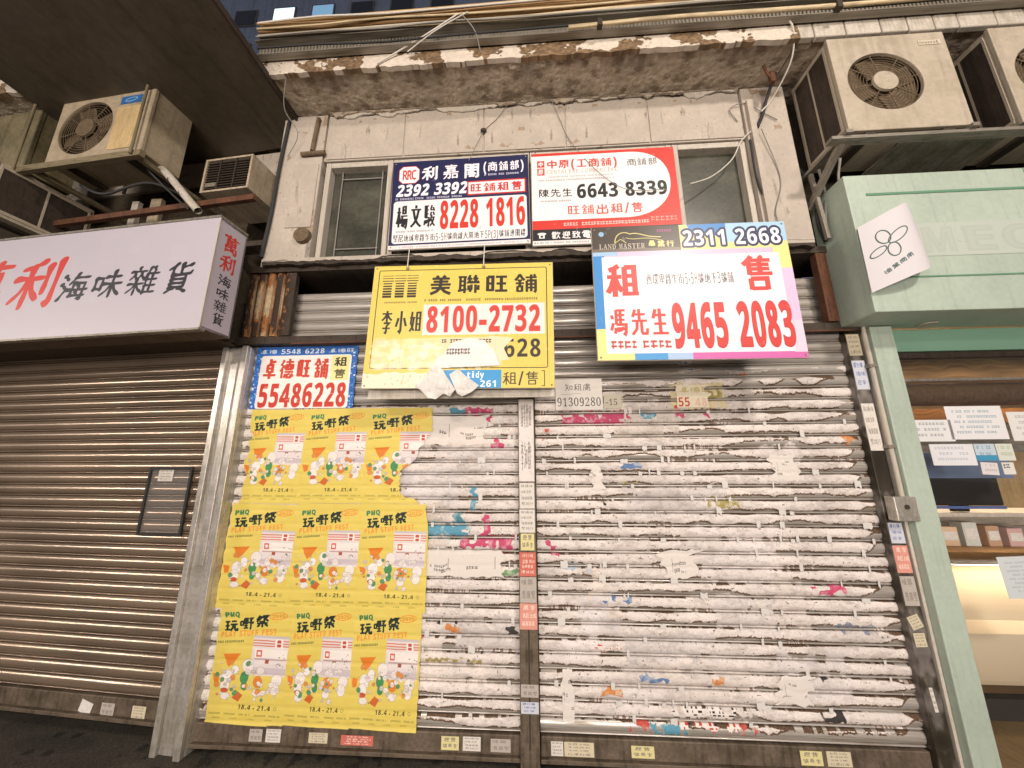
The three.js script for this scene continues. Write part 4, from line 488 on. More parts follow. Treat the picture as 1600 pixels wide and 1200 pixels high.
// loose paper on the yellow board: sheets with real creases
function crumpled(label, outline, z, amount, seed, material = paperWhite) {
  const sh = new THREE.Shape(outline.map(([a, b]) => new THREE.Vector2(a, b))), xs = outline.map((p) => p[0]), ys = outline.map((p) => p[1]), ax = Math.min(...xs), ay = Math.min(...ys);
  let g = new THREE.ShapeGeometry(sh).toNonIndexed(); for (let k = 0; k < 4; k++) g = split(g);
  const p = g.attributes.position; for (let i = 0; i < p.count; i++) { const X = p.getX(i), Y = p.getY(i); p.setXYZ(i, X - ax, Y - ay, amount * (Math.abs(vn(X * 16 + seed, Y * 14) - 0.5) * 1.6 + Math.abs(vn(X * 40 + seed, Y * 30) - 0.5) * 0.5)); }
  g.computeVertexNormals(); const uv = g.attributes.uv; for (let i = 0; i < p.count; i++) uv.setXY(i, p.getX(i) * 3, p.getY(i) * 3);
  const m = single('torn_paper', label, 'paper', g, material); m.position.set(ax, ay, z); return m;
}
function split(g) {
  const p = g.attributes.position, out = [], at = (i) => V(p.getX(i), p.getY(i), p.getZ(i));
  for (let i = 0; i < p.count; i += 3) { const a = at(i), b = at(i + 1), c = at(i + 2), ab = a.clone().lerp(b, 0.5), bc = b.clone().lerp(c, 0.5), ca = c.clone().lerp(a, 0.5); for (const t of [a, ab, ca, ab, b, bc, ca, bc, c, ab, bc, ca]) out.push(t.x, t.y, t.z); }
  const r = new THREE.BufferGeometry(); r.setAttribute('position', new THREE.Float32BufferAttribute(out, 3)); r.setAttribute('normal', new THREE.Float32BufferAttribute(new Float32Array(out.length), 3)); r.setAttribute('uv', new THREE.Float32BufferAttribute(new Float32Array((out.length / 3) * 2), 2)); return r;
}
crumpled('torn white sheet hanging loose across the middle of the yellow board', [[-0.56, 1.975], [-0.18, 1.985], [-0.21, 2.07], [-0.27, 2.135], [-0.36, 2.15], [-0.45, 2.125], [-0.5, 2.05], [-0.53, 2.04]], 0.252, 0.016, 3, mat({ map: canvas(256, 128, (g, W, H) => { g.fillStyle = '#ece7e4'; g.fillRect(0, 0, W, H); g.fillStyle = '#5a9ad8'; g.fillRect(90, 30, 46, 10); g.fillRect(90, 46, 50, 6); smallLine(g, 40, 84, 120, 14, '#6a6664', 3); }), roughness: 0.9, side: THREE.DoubleSide }));
crumpled('crumpled white paper peeling off the bottom of the yellow board', [[-0.65, 1.875], [-0.61, 1.9], [-0.58, 1.95], [-0.53, 1.995], [-0.5, 1.97], [-0.46, 1.91], [-0.42, 1.85], [-0.45, 1.815], [-0.485, 1.83], [-0.53, 1.80], [-0.57, 1.805], [-0.61, 1.85]], 0.256, 0.03, 11);
crumpled('thin white paper shred beside the blue corner of the yellow board', [[-0.46, 1.94], [-0.41, 1.97], [-0.37, 1.93], [-0.29, 1.87], [-0.33, 1.835], [-0.385, 1.815], [-0.41, 1.83]], 0.254, 0.03, 19);

// ---------------------------------------------------------------- bills pasted on the slats: sheets that give to the ribs beneath
function pasted(name, label, category, x0, y0, x1, y1, material, o = {}) {
  const nx = 16, ny = Math.max(8, Math.round((y1 - y0) / 0.009)), g = new THREE.PlaneGeometry(1, 1, nx, ny), p = g.attributes.position, uv = g.attributes.uv, w = x1 - x0, h = y1 - y0, sk = o.skew ?? 0, tilt = o.tilt ?? 0;
  for (let i = 0; i < p.count; i++) {
    const u0 = p.getX(i) + 0.5, v = p.getY(i) + 0.5, y = v * h; let lo = 0, hi = 1; if (o.tearRight) hi = 1 - o.tearRight(v); if (o.tearLeft) lo = o.tearLeft(v); const u = lo + (hi - lo) * u0, Y = y0 + y + tilt * u * w, t = ((Y - SHUT_Y0) / SLAT) % 1;
    const dip = (t < 0.2 ? Math.sin((t / 0.2) * Math.PI) : 0) * (0.002 + 0.0035 * vn(x0 * 7 + u * 5, Y * 12));
    const frayed = o.tearBottom ? 0.045 * (1 - v) * (fbm(u * w * 40, x0 * 9, 3) - 0.5) + 0.025 * v * (fbm(u * w * 50, y0 * 9, 3) - 0.5) : 0; p.setXYZ(i, u * w + sk * (v - 1) * h, y + tilt * u * w + frayed, (o.z ?? 0.0145) - dip + 0.0012 * vn(u * 9 + x0, v * 12) + (o.wrinkle ?? 0) * (Math.abs(vn(u * 6 + x0 * 13 + v * 3, v * 7 + y0 * 11) - 0.5) + 0.6 * Math.pow(vn(u * 14 + x0 * 31, v * 9 + u * 6), 4))); uv.setXY(i, u, v);
  }
  g.computeVertexNormals(); const m = single(name, label, category, g, material, o.group); m.position.set(x0, y0, o.base ?? 0); return m;
}
const ragged = (a, f, s) => (v) => a * Math.max(0, vn(v * f + s, s)) ;
const fest = [1, 2, 3].map((s) => mat({ map: festivalPrint(s * 7), roughness: 0.62, side: THREE.DoubleSide }));
const rowWord = ['top', 'middle', 'bottom'], colWord = ['left', 'middle', 'right'];
[[1.235, 1.795, [-1.765, -1.4, -1.01]], [0.675, 1.235, [-1.8, -1.385, -1.0]], [0.135, 0.695, [-1.765, -1.345, -0.99]]].forEach(([y0, y1, xs], r) => xs.forEach((x0, c) => {
  const wdt = c === 2 ? 0.4 - 0.02 * r + 0.015 : (xs[c + 1] - x0) + 0.012, o = { z: 0.0145 + 0.0012 * c + 0.0005 * (2 - r), tilt: [0, -0.018, -0.022][r] + 0.02 * (vn(c * 3.7, r * 5.1) - 0.5), skew: 0.025 * (vn(c * 7.3 + 2, r * 2.9) - 0.5), wrinkle: 0.006 };
  if (c === 2 && r === 0) o.tearRight = (v) => clamp(0.02 + 0.45 * smooth(0.78, 0.3, v) * (0.5 + 0.5 * vn(v * 9, 3)) * (v > 0.06 ? 1 : 0.6) + 0.05 * vn(v * 40, 4)); if (c === 2 && r > 0) o.tearRight = (v) => 0.012 * vn(v * 50, r) + (r === 1 ? 0.06 * smooth(0.75, 1, v) * vn(v * 12, 3) : 0); if (c === 0) o.tearLeft = (v) => (r === 0 ? 0.09 : 0.02) * vn(v * 14, 5 + r);
  pasted('festival_poster', `yellow festival poster, ${rowWord[r]} row, ${colWord[c]} of the nine on the shutter`, 'poster', x0, y0, x0 + wdt, y1, fest[(r + c) % 3], { ...o, group: 'yellow posters pasted on the shutter' });
}));
pasted('agent_poster', 'blue edged poster with the red number 55486228 above the yellow posters', 'poster', -1.79, 1.80, -1.115, 2.205, mat({ map: agentPrint, roughness: 0.55, side: THREE.DoubleSide }), { z: 0.019 });
pasted('paper_note', 'white paper note with the number 91309280 beside the post', 'note', 0.135, 1.768, 0.415, 1.957, mat({ map: notePrint, roughness: 0.85, side: THREE.DoubleSide }), { z: 0.0185, tearRight: (v) => 0.01 * vn(v * 20, 3) });
pasted('paper_scrap', 'small grey scrap with 15 right of the white note', 'paper', 0.42, 1.775, 0.535, 1.86, mat({ map: canvas(128, 96, (g) => { g.fillStyle = '#cfc7b6'; g.fillRect(0, 0, 128, 96); line(g, '-15', 10, 30, 80, 44, { color: '#57514a', font: '', family: 'serif' }); }), roughness: 0.9, side: THREE.DoubleSide }), { z: 0.0165, tearRight: (v) => 0.2 * vn(v * 9, 8) });
pasted('poster_remnant', 'torn beige poster remnant with red digits 55 below the pink edged board', 'poster', 0.84, 1.775, 1.13, 1.91, mat({ map: canvas(512, 240, (g, W, H) => { g.fillStyle = '#e2d9c2'; g.fillRect(0, 0, W, H); wear(g, W, H, 5, 160, ['#c9c07a', '#d7a08a', '#efe8da'], 0.8); line(g, '55', 20, 130, 120, 100, { color: '#c2503c' }); line(g, '卓德旺', 40, 16, 330, 70, { color: '#b9a860', weight: 0.12 }); line(g, '486', 190, 140, 190, 90, { color: '#dcb8a4' }); wear(g, W, H, 6, 90, ['#ece6da', '#e2d9c8'], 1); }), roughness: 0.9, side: THREE.DoubleSide }), { z: 0.0165, tearRight: (v) => 0.1 + 0.35 * vn(v * 7, 2), tearLeft: (v) => 0.03 * vn(v * 20, 6) });

const billPrint = (seed) => canvas(512, 192, (g, W, H) => { g.fillStyle = '#ddd5cf'; g.fillRect(0, 0, W, H); wear(g, W, H, seed, 260, ['#d3ccc6', '#f2eeea', '#c9c0b8'], 0.5); const r = random(seed); for (let k = 0; k < 4; k++) smallLine(g, 30 + 330 * r(), 40 + 110 * r(), 40 + 70 * r(), 10 + 10 * r(), '#6a635e', seed + k); g.fillStyle = '#7a726c'; g.fillRect(170, 60, 3, 90); g.fillRect(420, 50, 3, 90); });
pasted('torn_bill', 'torn white bill with teal and pink top edge right of the top row posters', 'bill', -0.665, 1.575, -0.19, 1.74, mat({ map: billPrint(4), roughness: 0.9, side: THREE.DoubleSide }), { z: 0.0142, tearRight: (v) => 0.04 + 0.2 * vn(v * 6, 3) + 0.05 * vn(v * 30, 4), tearBottom: 1 });
pasted('torn_bill', 'wide torn white bill with small print, below the pink scraps beside the posters', 'bill', -0.665, 0.855, -0.13, 0.99, mat({ map: billPrint(9), roughness: 0.9, side: THREE.DoubleSide }), { z: 0.0142, tearRight: (v) => 0.02 + 0.1 * vn(v * 8, 5) + 0.04 * vn(v * 40, 4), tearBottom: 1 });
pasted('torn_bill', 'torn white bill hanging over two slats at the foot of the right shutter', 'bill', 0.1, 0.2, 0.2, 0.42, mat({ map: billPrint(14), roughness: 0.9, side: THREE.DoubleSide }), { z: 0.0142, tearRight: (v) => 0.5 * vn(v * 5, 6), tearLeft: (v) => 0.3 * vn(v * 6, 2), tearBottom: 1 });

[[0.62, 0.86, 0.95, 1.0, 21, 'at the middle of the right shutter'], [1.28, 1.36, 1.5, 1.5, 22, 'high on the right shutter, right of centre'], [0.3, 1.30, 0.42, 1.44, 23, 'on the right shutter near the narrow post'], [1.12, 0.30, 1.42, 0.42, 24, 'low on the right shutter']].forEach(([a, b, c, d, s, w]) => pasted('torn_bill', `ragged remnant of a white bill ${w}`, 'bill', a, b, c, d, mat({ map: billPrint(s), roughness: 0.9, side: THREE.DoubleSide }), { z: 0.0138, tearRight: (v) => 0.08 + 0.3 * vn(v * 5, s) + 0.06 * vn(v * 30, s), tearLeft: (v) => 0.06 + 0.25 * vn(v * 6, s + 3), tearBottom: 1 }));

// stickers
function sticker(kind, where, x0, y0, x1, y1, z, turn = 0) {
  const w = x1 - x0, h = y1 - y0, m = single('sticker', `small ${{ white: 'whitish', grey: 'grey', pink: 'pink', red: 'red', yellow: 'pale yellow', blue: 'pale sticker with blue lettering,', beige: 'beige', pale: 'pale' }[kind]}${kind === 'blue' ? '' : ' sticker'} ${where}`, 'sticker', rbox(-w / 2, 0, 0, w / 2, h, 0.0016, 0.0005, 1), stickerMats[kind], 'small stickers on posts, rails and bars'); const g = m.geometry, p = g.attributes.position, uv = g.attributes.uv; for (let i = 0; i < p.count; i++) uv.setXY(i, p.getX(i) / w + 0.5, p.getY(i) / h); m.position.set((x0 + x1) / 2, y0, z); m.rotation.z = turn; return m;
}
const P = 0.0605;
sticker('pale', 'at the top of the narrow post, tallest there', -0.086, 1.36, 0.0, 1.83, P); sticker('white', 'on the post under the tall pale one', -0.084, 1.215, -0.001, 1.352, P, 0.008); sticker('yellow', 'on the post at mid height', -0.08, 1.0, -0.006, 1.085, P); sticker('white', 'on the post just above the pale yellow one', -0.086, 1.09, -0.001, 1.21, P); sticker('red', 'on the post below the pale yellow one', -0.088, 0.872, 0.0, 0.99, P); sticker('grey', 'on the post between the red and the pink ones', -0.086, 0.745, 0.001, 0.868, P); sticker('pink', 'on the post, lowest of the coloured ones', -0.088, 0.62, 0.003, 0.742, P); sticker('grey', 'on the lower post, upper of two', -0.085, 0.32, 0.003, 0.375, P); sticker('blue', 'on the lower post, lower of two', -0.085, 0.25, 0.003, 0.30, P);
const Q = 0.0505;
sticker('beige', 'at the top of the dark guide rail', 1.833, 2.06, 1.904, 2.19, Q); sticker('blue', 'on the guide rail beside the pink edged board', 1.833, 1.86, 1.903, 2.03, Q); sticker('white', 'on the guide rail above the lock box', 1.833, 1.52, 1.9, 1.78, Q); sticker('blue', 'on the guide rail right below the lock box', 1.835, 1.05, 1.904, 1.15, Q); sticker('pink', 'on the guide rail, largest below the lock box', 1.833, 0.91, 1.905, 1.04, Q); sticker('grey', 'on the guide rail under the pink one', 1.835, 0.76, 1.904, 0.895, Q); sticker('beige', 'on the guide rail, tilted', 1.845, 0.66, 1.9, 0.72, Q, 0.35); sticker('beige', 'on the guide rail below the tilted one', 1.842, 0.58, 1.895, 0.64, Q, 0.05); sticker('white', 'narrow strip low on the guide rail', 1.862, 0.31, 1.878, 0.41, Q, 0.06);
const Bz = 0.0187; for (const [k, w, a, b, c, d] of [['grey', 'on the bottom bar, farthest left under the posters', -1.5, 0.06, -1.43, 0.115], ['white', 'on the bottom bar, second from the left', -1.41, 0.06, -1.33, 0.118], ['beige', 'on the bottom bar under the middle posters', -1.18, 0.065, -1.08, 0.11], ['red', 'on the bottom bar, the only red one', -1.01, 0.062, -0.84, 0.105], ['yellow', 'on the bottom bar right of the red one', -0.49, 0.06, -0.4, 0.118], ['white', 'on the bottom bar right of the pale yellow one', -0.38, 0.06, -0.29, 0.12], ['grey', 'on the bottom bar next to the narrow post', -0.24, 0.06, -0.14, 0.115], ['white', 'on the bottom bar just right of the narrow post', 0.06, 0.055, 0.12, 0.115], ['beige', 'on the bottom bar, wide, near the narrow post', 0.125, 0.055, 0.27, 0.115], ['yellow', 'on the bottom bar under the right shutter, left of two', 0.45, 0.06, 0.56, 0.11], ['beige', 'on the bottom bar at the far right', 1.36, 0.06, 1.47, 0.12], ['yellow', 'on the bottom bar, second from the far right', 1.24, 0.06, 1.34, 0.118]]) sticker(k, w, a, b, c, d, Bz);

// ---------------------------------------------------------------- box sign of the left-hand shop
{
  const W = 3.05, H = 0.67, D = 0.18, s = thing('box_sign', 'long white box sign with red and black brush characters over the bare shutter', 'sign', left(0.17, 2.17, 0.45), LEFT_TURN);
  mesh(s, 'box', metres(join(box(-W, 0.0, -D, 0, 0.012, -0.003), box(-W, H - 0.012, -D, 0, H, -0.003), box(-W, 0.013, -D, 0, H - 0.013, -D + 0.01)), 0.8), mat({ map: grimeMap(0.40, 0.34, 0.28, 0.4, 111), roughness: 0.7 }));
  mesh(s, 'front_face', new THREE.PlaneGeometry(W, H).translate(-W / 2, H / 2, 0), mat({ map: shopFrontPrint, roughness: 0.45 }));
  mesh(s, 'side_face', new THREE.PlaneGeometry(D, H).rotateY(Math.PI / 2).translate(0.0, H / 2, -D / 2), mat({ map: shopSidePrint, roughness: 0.45 }));
  mesh(s, 'corner_trim', rbox(-0.004, 0, -0.004, 0.003, H, 0.003, 0.002), frameWhite); mesh(s, 'top_trim', metres(box(-W, H + 0.001, -D, 0.002, H + 0.014, 0.004), 0.5), steel); mesh(s, 'bottom_trim', metres(box(-W, -0.012, -0.03, 0.002, -0.001, 0.004), 0.5), steel);
  const r = random(8); for (let i = 0; i < 9; i++) mesh(s, 'bolt', new THREE.SphereGeometry(0.007, 8, 6).translate(-0.12 - i * 0.2 - 0.06 * r(), H + 0.018, -0.01), aluminium);
  const n = single('framed_sheet', 'black framed sheet stuck on the bare left shutter', 'frame', join(box(-0.155, 0, 0, 0.155, 0.016, 0.012), box(-0.155, 0.384, 0, 0.155, 0.4, 0.012), box(-0.155, 0.017, 0, -0.14, 0.383, 0.012), box(0.14, 0.017, 0, 0.155, 0.383, 0.012)), black); n.position.set(...left(-0.35, 1.045, 0.013)); n.rotation.y = LEFT_TURN; mesh(n, 'clear_film', box(-0.139, 0.0165, 0.002, 0.139, 0.3835, 0.003), new THREE.MeshPhysicalMaterial({ color: lin(0.95, 0.94, 0.93), transmission: 0.95, thickness: 0, roughness: 0.12 }));
  const q = single('sticker', 'small whitish sticker inside the black frame on the left shutter', 'sticker', box(-0.055, 0, 0, 0.05, 0.07, 0.0015), stickerMats.white, 'small stickers on posts, rails and bars'); q.position.set(...left(-0.385, 1.36, 0.014)); q.rotation.y = LEFT_TURN;
  const t = single('sticker', 'small white tilted sticker low on the left shutter bar', 'sticker', box(-0.04, 0, 0, 0.04, 0.06, 0.0015), paperWhite, 'small stickers on posts, rails and bars'); t.position.set(...left(-0.6, 0.125, 0.0195)); t.rotation.set(0, LEFT_TURN, -0.25);
  for (const [u, k] of [[-0.45, 'grey'], [-0.25, 'beige']]) { const g = sticker(k, u < -0.3 ? 'on the left shutter bar, middle of three' : 'on the left shutter bar, right of three', 0, 0, 0.085, 0.06, 0); g.position.set(...left(u, 0.125, 0.0195)); g.rotation.y = LEFT_TURN; }
}

// ---------------------------------------------------------------- air conditioners: w wide, h high, front at d = 0, body going back
function conditioner(label, at, turn, w, h, depth, o = {}) {
  const t = thing('air_conditioner', label, 'air conditioner', at, turn, 'outdoor units above the shops'), m = o.material ?? casing, fx = o.fanX ?? 0, fy = o.fanY ?? h * 0.52, R = o.R ?? 0.21;
  const sh = new THREE.Shape(); sh.moveTo(-w / 2, 0); sh.lineTo(w / 2, 0); sh.lineTo(w / 2, h); sh.lineTo(-w / 2, h); sh.closePath(); const hole = new THREE.Path(); hole.absellipse(fx, fy, R, R, 0, Math.PI * 2, true); sh.holes.push(hole);
  mesh(t, 'front_panel', metres(new THREE.ExtrudeGeometry(sh, { depth: 0.014, bevelEnabled: true, bevelSize: 0.004, bevelThickness: 0.004, bevelSegments: 2, curveSegments: 36 }).translate(0, 0, -0.018), 0.9, at[0]), m);
  mesh(t, 'casing', metres(join(box(-w / 2, h - 0.012, -depth, w / 2, h, -0.023), box(-w / 2, 0, -depth, w / 2, 0.012, -0.023), box(-w / 2, 0.013, -depth, w / 2, h - 0.013, -depth + 0.01), box(w / 2 - 0.012, 0.013, -depth + 0.011, w / 2, h - 0.013, -0.023), box(-w / 2, 0.013, -depth + 0.011, -w / 2 + 0.006, h - 0.013, -0.023)), 0.8), m);
  const rings = []; for (let k = 1; k < 8; k++) rings.push(new THREE.TorusGeometry(R * (0.36 + 0.085 * k), 0.0022, 4, 40).translate(fx, fy, -0.012)); for (let k = 0; k < 8; k++) { const a = (k / 8) * Math.PI * 2 + 0.2; rings.push(rod([fx + Math.cos(a) * R * 0.3, fy + Math.sin(a) * R * 0.3, -0.011], [fx + Math.cos(a) * R, fy + Math.sin(a) * R, -0.011], 0.0028, 5)); }
  mesh(t, 'fan_grille', join(rings), o.grille ?? darkGrille); mesh(t, 'hub_cap', new THREE.CylinderGeometry(R * 0.32, R * 0.33, 0.012, 28).rotateX(Math.PI / 2).translate(fx, fy, -0.004), o.hub ?? m);
  const fan = mesh(t, 'fan', new THREE.CylinderGeometry(R * 0.3, R * 0.3, 0.02, 18).rotateX(Math.PI / 2).translate(fx, fy, -0.03), darkGrille); for (let k = 0; k < 4; k++) mesh(fan, 'blade', box(R * 0.28, -R * 0.25, -0.003, R * 0.94, R * 0.25, 0.003).rotateX(0.15).rotateZ((k * Math.PI) / 2 + 0.4).translate(fx, fy, -0.032), darkGrille);
  mesh(t, 'fan_back', new THREE.CircleGeometry(R * 1.02, 32).translate(fx, fy, -(o.well ?? 0.045)), darkGrille);
  if (o.sides) for (const s of o.sides) {   // open lattice on the side
    const x = s * (w / 2 + 0.004), g = mesh(t, 'side_grille', join(box(x - 0.004, 0.02, -depth + 0.02, x + 0.004, 0.04, -0.03), box(x - 0.004, h - 0.04, -depth + 0.02, x + 0.004, h - 0.02, -0.03), ...[0, 0.5, 1].map((q) => { const z = -depth + 0.02 + (depth - 0.06) * q; return box(x - 0.004, 0.041, z, x + 0.004, h - 0.041, z + 0.012); })), m); mesh(g, 'fins', box(x - 0.0035, 0.041, -depth + 0.034, x + 0.001, h - 0.041, -0.034), ironDark);
  }
  for (const s of [-1, 1]) mesh(t, 'foot', rbox(s * w * 0.32 - 0.03, -0.02, -depth, s * w * 0.32 + 0.03, -0.001, -0.01, 0.004), ironDark);
  if (o.badge) mesh(t, 'badge', box(o.badge[0], o.badge[1], -0.0005, o.badge[0] + o.badge[2], o.badge[1] + o.badge[3], 0.0035), o.badgeMat);
  if (o.patch) mesh(t, 'warm_light_panel', rbox(o.patch[0], o.patch[1], 0.0006, o.patch[2], o.patch[3], 0.004, 0.002), o.patchMat);  // raised yellowish panel whose colour stands in for warm light on the casing
  return t;
}
const gBadge = mat({ map: canvas(256, 64, (g) => { g.fillStyle = '#c9beab'; g.fillRect(0, 0, 256, 64); line(g, 'General', 10, 14, 220, 36, { color: '#4a4038', family: 'serif', font: 'bold' }); }), roughness: 0.5 });
const bBadge = mat({ map: canvas(128, 64, (g) => { g.fillStyle = '#2a62a0'; g.fillRect(0, 0, 128, 64); g.strokeStyle = '#9fc2dd'; g.lineWidth = 5; g.beginPath(); g.ellipse(64, 32, 36, 14, -0.2, 0, 7); g.stroke(); }), roughness: 0.5 });
conditioner('large cream air conditioner with a brown round fan above the green sign', [2.09, 3.245, 0.42], 0, 0.637, 0.655, 0.3, { fanX: -0.06, fanY: 0.33, R: 0.205, sides: [-1, 1], badge: [0.17, 0.565, 0.12, 0.032], badgeMat: gBadge });
conditioner('cream air conditioner cut off by the right edge of the picture', [2.98, 3.245, 0.42], 0, 0.637, 0.655, 0.3, { fanX: -0.06, fanY: 0.33, R: 0.205, sides: [-1, 1] });
conditioner('yellowed air conditioner with a blue badge hanging under the dark canopy', left(-0.9, 3.41, 0.45), LEFT_TURN, 0.74, 0.5, 0.24, { material: casingWorn, fanX: -0.125, fanY: 0.25, R: 0.215, hub: darkGrille, well: 0.2, badge: [0.12, 0.395, 0.16, 0.06], badgeMat: bBadge, patch: [0.11, 0.03, 0.31, 0.37], patchMat: mat({ map: grimeMap(0.78, 0.68, 0.50, 0.25, 15), roughness: 0.55 }) });
conditioner('grimy air conditioner at the left edge beside the yellowed one', left(-1.86, 3.41, 0.43), LEFT_TURN, 0.74, 0.5, 0.24, { material: mat({ map: grimeMap(0.46, 0.42, 0.31, 0.5, 19), roughness: 0.7 }), fanX: -0.1, fanY: 0.25, R: 0.18, hub: darkGrille });
conditioner('pale air conditioner with louvred side low at the left edge', left(-1.72, 3.02, 0.55), LEFT_TURN, 0.5, 0.36, 0.5, { fanX: 0, fanY: 0.18, R: 0.13, sides: [1] });
{
  const t = thing('window_air_conditioner', 'small window air conditioner with a dark square grille between the shops', 'air conditioner', left(-0.165, 3.28, 0.2), LEFT_TURN), w = 0.37, h = 0.27, d = 0.34;
  mesh(t, 'casing', metres(join(box(-w / 2, h - 0.014, -d, w / 2, h, 0), box(-w / 2, 0, -d, w / 2, 0.014, 0), box(-w / 2, 0.015, -d, -w / 2 + 0.014, h - 0.015, 0), box(w / 2 - 0.014, 0.015, -d, w / 2, h - 0.015, 0)), 0.6), mat({ map: grimeMap(0.72, 0.655, 0.57, 0.3, 23), roughness: 0.6 }));
  mesh(t, 'grille_back', box(-w / 2 + 0.015, 0.015, -0.05, w / 2 - 0.015, h - 0.015, -0.03), deep); for (let k = 0; k < 11; k++) mesh(t, 'slat', box(-w / 2 + 0.016, 0.03 + k * 0.0205, -0.028, w / 2 - 0.016, 0.037 + k * 0.0205, -0.006), ironDark); for (const x of [-0.06, 0.06]) mesh(t, 'mullion', box(x - 0.004, 0.016, -0.005, x + 0.004, h - 0.016, 0.001), ironDark);
  mesh(t, 'name_plate', box(-0.15, 0.04, -0.004, -0.07, 0.07, 0.002), steel);
}
// racks that carry the units
function rack(label, group, pieces, material = ironDark) { const r = thing('bracket', label, 'bracket', [0, 0, 0], 0, group); for (const [n, g] of pieces) mesh(r, n, g, material); return r; }
rack('grey angle iron bracket under the large cream air conditioner', 'brackets under the units', [['strut', bar([1.74, 3.22, 0.42], [1.74, 3.0, 0.1], 0.03, 0.03)], ['arm', bar([1.74, 3.215, 0.45], [1.74, 3.215, 0.0], 0.035, 0.02)], ['arm', bar([2.38, 3.215, 0.45], [2.38, 3.215, 0.0], 0.035, 0.02)], ['front_rail', box(1.66, 3.185, 0.38, 3.6, 3.204, 0.43)], ['tray', metres(box(2.06, 3.196, 0.12, 2.62, 3.203, 0.378), 0.5)], ['post', bar([1.74, 3.2, 0.16], [1.76, 2.75, 0.16], 0.02, 0.02)]], steel);
rack('long grimy shelf of angle iron under the left air conditioners', 'brackets under the units', [['front_rail', bar(left(-2.4, 3.375, 0.45), left(-0.5, 3.375, 0.45), 0.03, 0.045)], ['arm', bar(left(-0.55, 3.37, 0.46), left(-0.55, 3.37, -0.1), 0.03, 0.03)], ['arm', bar(left(-1.35, 3.37, 0.46), left(-1.35, 3.37, -0.1), 0.03, 0.03)], ['rod', rod(left(-0.555, 3.36, 0.475), left(-0.56, 3.9, 0.475), 0.008)], ['rod', rod(left(-1.47, 3.36, 0.475), left(-1.47, 3.9, 0.475), 0.008)]], mat({ map: grimeMap(0.50, 0.45, 0.35, 0.5, 27), roughness: 0.75 }));
single('iron_bar', 'red-brown iron bar above the white box sign', 'bar', metres(bar(left(-1.9, 3.13, 0.22), left(0.12, 3.17, 0.22), 0.03, 0.04), 0.5), rustBrown);
single('drain_pipe', 'fat white lagged pipe slanting down to the end of the box sign', 'pipe', tube([left(-0.62, 3.46, 0.3), left(-0.5, 3.36, 0.3), left(-0.3, 3.15, 0.3), left(-0.22, 3.06, 0.28)], 0.024, 20, 10), frameWhite);
{ const w = thing('cable', 'dark cable strapped along the fat white pipe', 'cable'); mesh(w, 'cable', tube([left(-0.66, 3.42, 0.335), left(-0.42, 3.2, 0.335), left(-0.24, 3.04, 0.32)], 0.006, 16, 6), wireBlack); for (const [u, y] of [[-0.44, 3.3], [-0.33, 3.18]]) mesh(w, 'strap', new THREE.TorusGeometry(0.026, 0.004, 6, 18).rotateY(0.9).translate(...left(u, y, 0.3)), wireBlack); }
rack('pale upright post behind the box sign, left of two', 'posts behind the box sign', [['post', bar(left(-1.0, 2.84, 0.1), left(-1.0, 3.36, 0.1), 0.05, 0.03)]], frameWhite);
rack('pale upright post behind the box sign, right of two', 'posts behind the box sign', [['post', bar(left(-0.82, 2.84, 0.1), left(-0.82, 3.36, 0.1), 0.08, 0.03)]], casingWorn);

// ---------------------------------------------------------------- wall and canopy of the left-hand shop
{
  const b = thing('left_building', 'dark sooty wall and peeling band above the left-hand shop', 'building', left(0, 0, 0), LEFT_TURN);
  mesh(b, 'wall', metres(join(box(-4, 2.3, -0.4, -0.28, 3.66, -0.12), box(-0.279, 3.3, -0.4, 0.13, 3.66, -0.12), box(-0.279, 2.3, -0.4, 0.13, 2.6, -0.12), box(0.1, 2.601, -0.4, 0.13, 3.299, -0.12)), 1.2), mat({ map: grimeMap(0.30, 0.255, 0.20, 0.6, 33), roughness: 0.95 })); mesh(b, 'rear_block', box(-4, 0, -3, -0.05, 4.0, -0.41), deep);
  const pb = mesh(b, 'peeling_band', metres(box(-4, 3.662, -0.4, 0.13, 3.88, -0.1), 0.55, 0.35, 0.2), cream); for (const [x, w] of [[-0.62, 0.025], [-1.5, 0.03]]) mesh(pb, 'joint', box(x, 3.663, -0.099, x + w, 3.879, -0.09), ironDark);
  mesh(b, 'ledge', metres(box(-0.4, 2.98, -0.1, 0.12, 3.02, 0.0), 0.4), ironDark); mesh(b, 'patch', metres(rbox(-0.12, 2.82, -0.3, 0.099, 2.95, -0.13, 0.006), 0.4), cream);
  mesh(b, 'soffit_board', metres(box(-4, 2.2, -0.119, 0.0, 2.21, 0.26), 0.8), mat({ map: grimeMap(0.33, 0.28, 0.22, 0.5, 37), roughness: 0.8 }));
  const c = thing('metal_canopy', 'smooth dark sheet canopy over the left-hand air conditioners', 'canopy', [0, 3.895, 0]);
  const sheet = new THREE.Shape(); for (const [i, [x, z]] of [[-3.42, -0.25], [-1.70, -0.05], [-1.68, 0.9], [-1.68, 1.25], [-3.4, 1.0]].entries()) i ? sheet.lineTo(x, z) : sheet.moveTo(x, z); sheet.closePath();
  mesh(c, 'sheet', metres(new THREE.ExtrudeGeometry(sheet, { depth: 0.02, bevelEnabled: false }).rotateX(Math.PI / 2).translate(0, 0.02, 0), 1.4), mat({ map: grimeMap(0.345, 0.305, 0.255, 0.4, 39), roughness: 0.55 })); mesh(c, 'rim', bar([-1.675, 0.012, -0.05], [-1.675, 0.012, 1.25], 0.012, 0.045), ironDark);
}
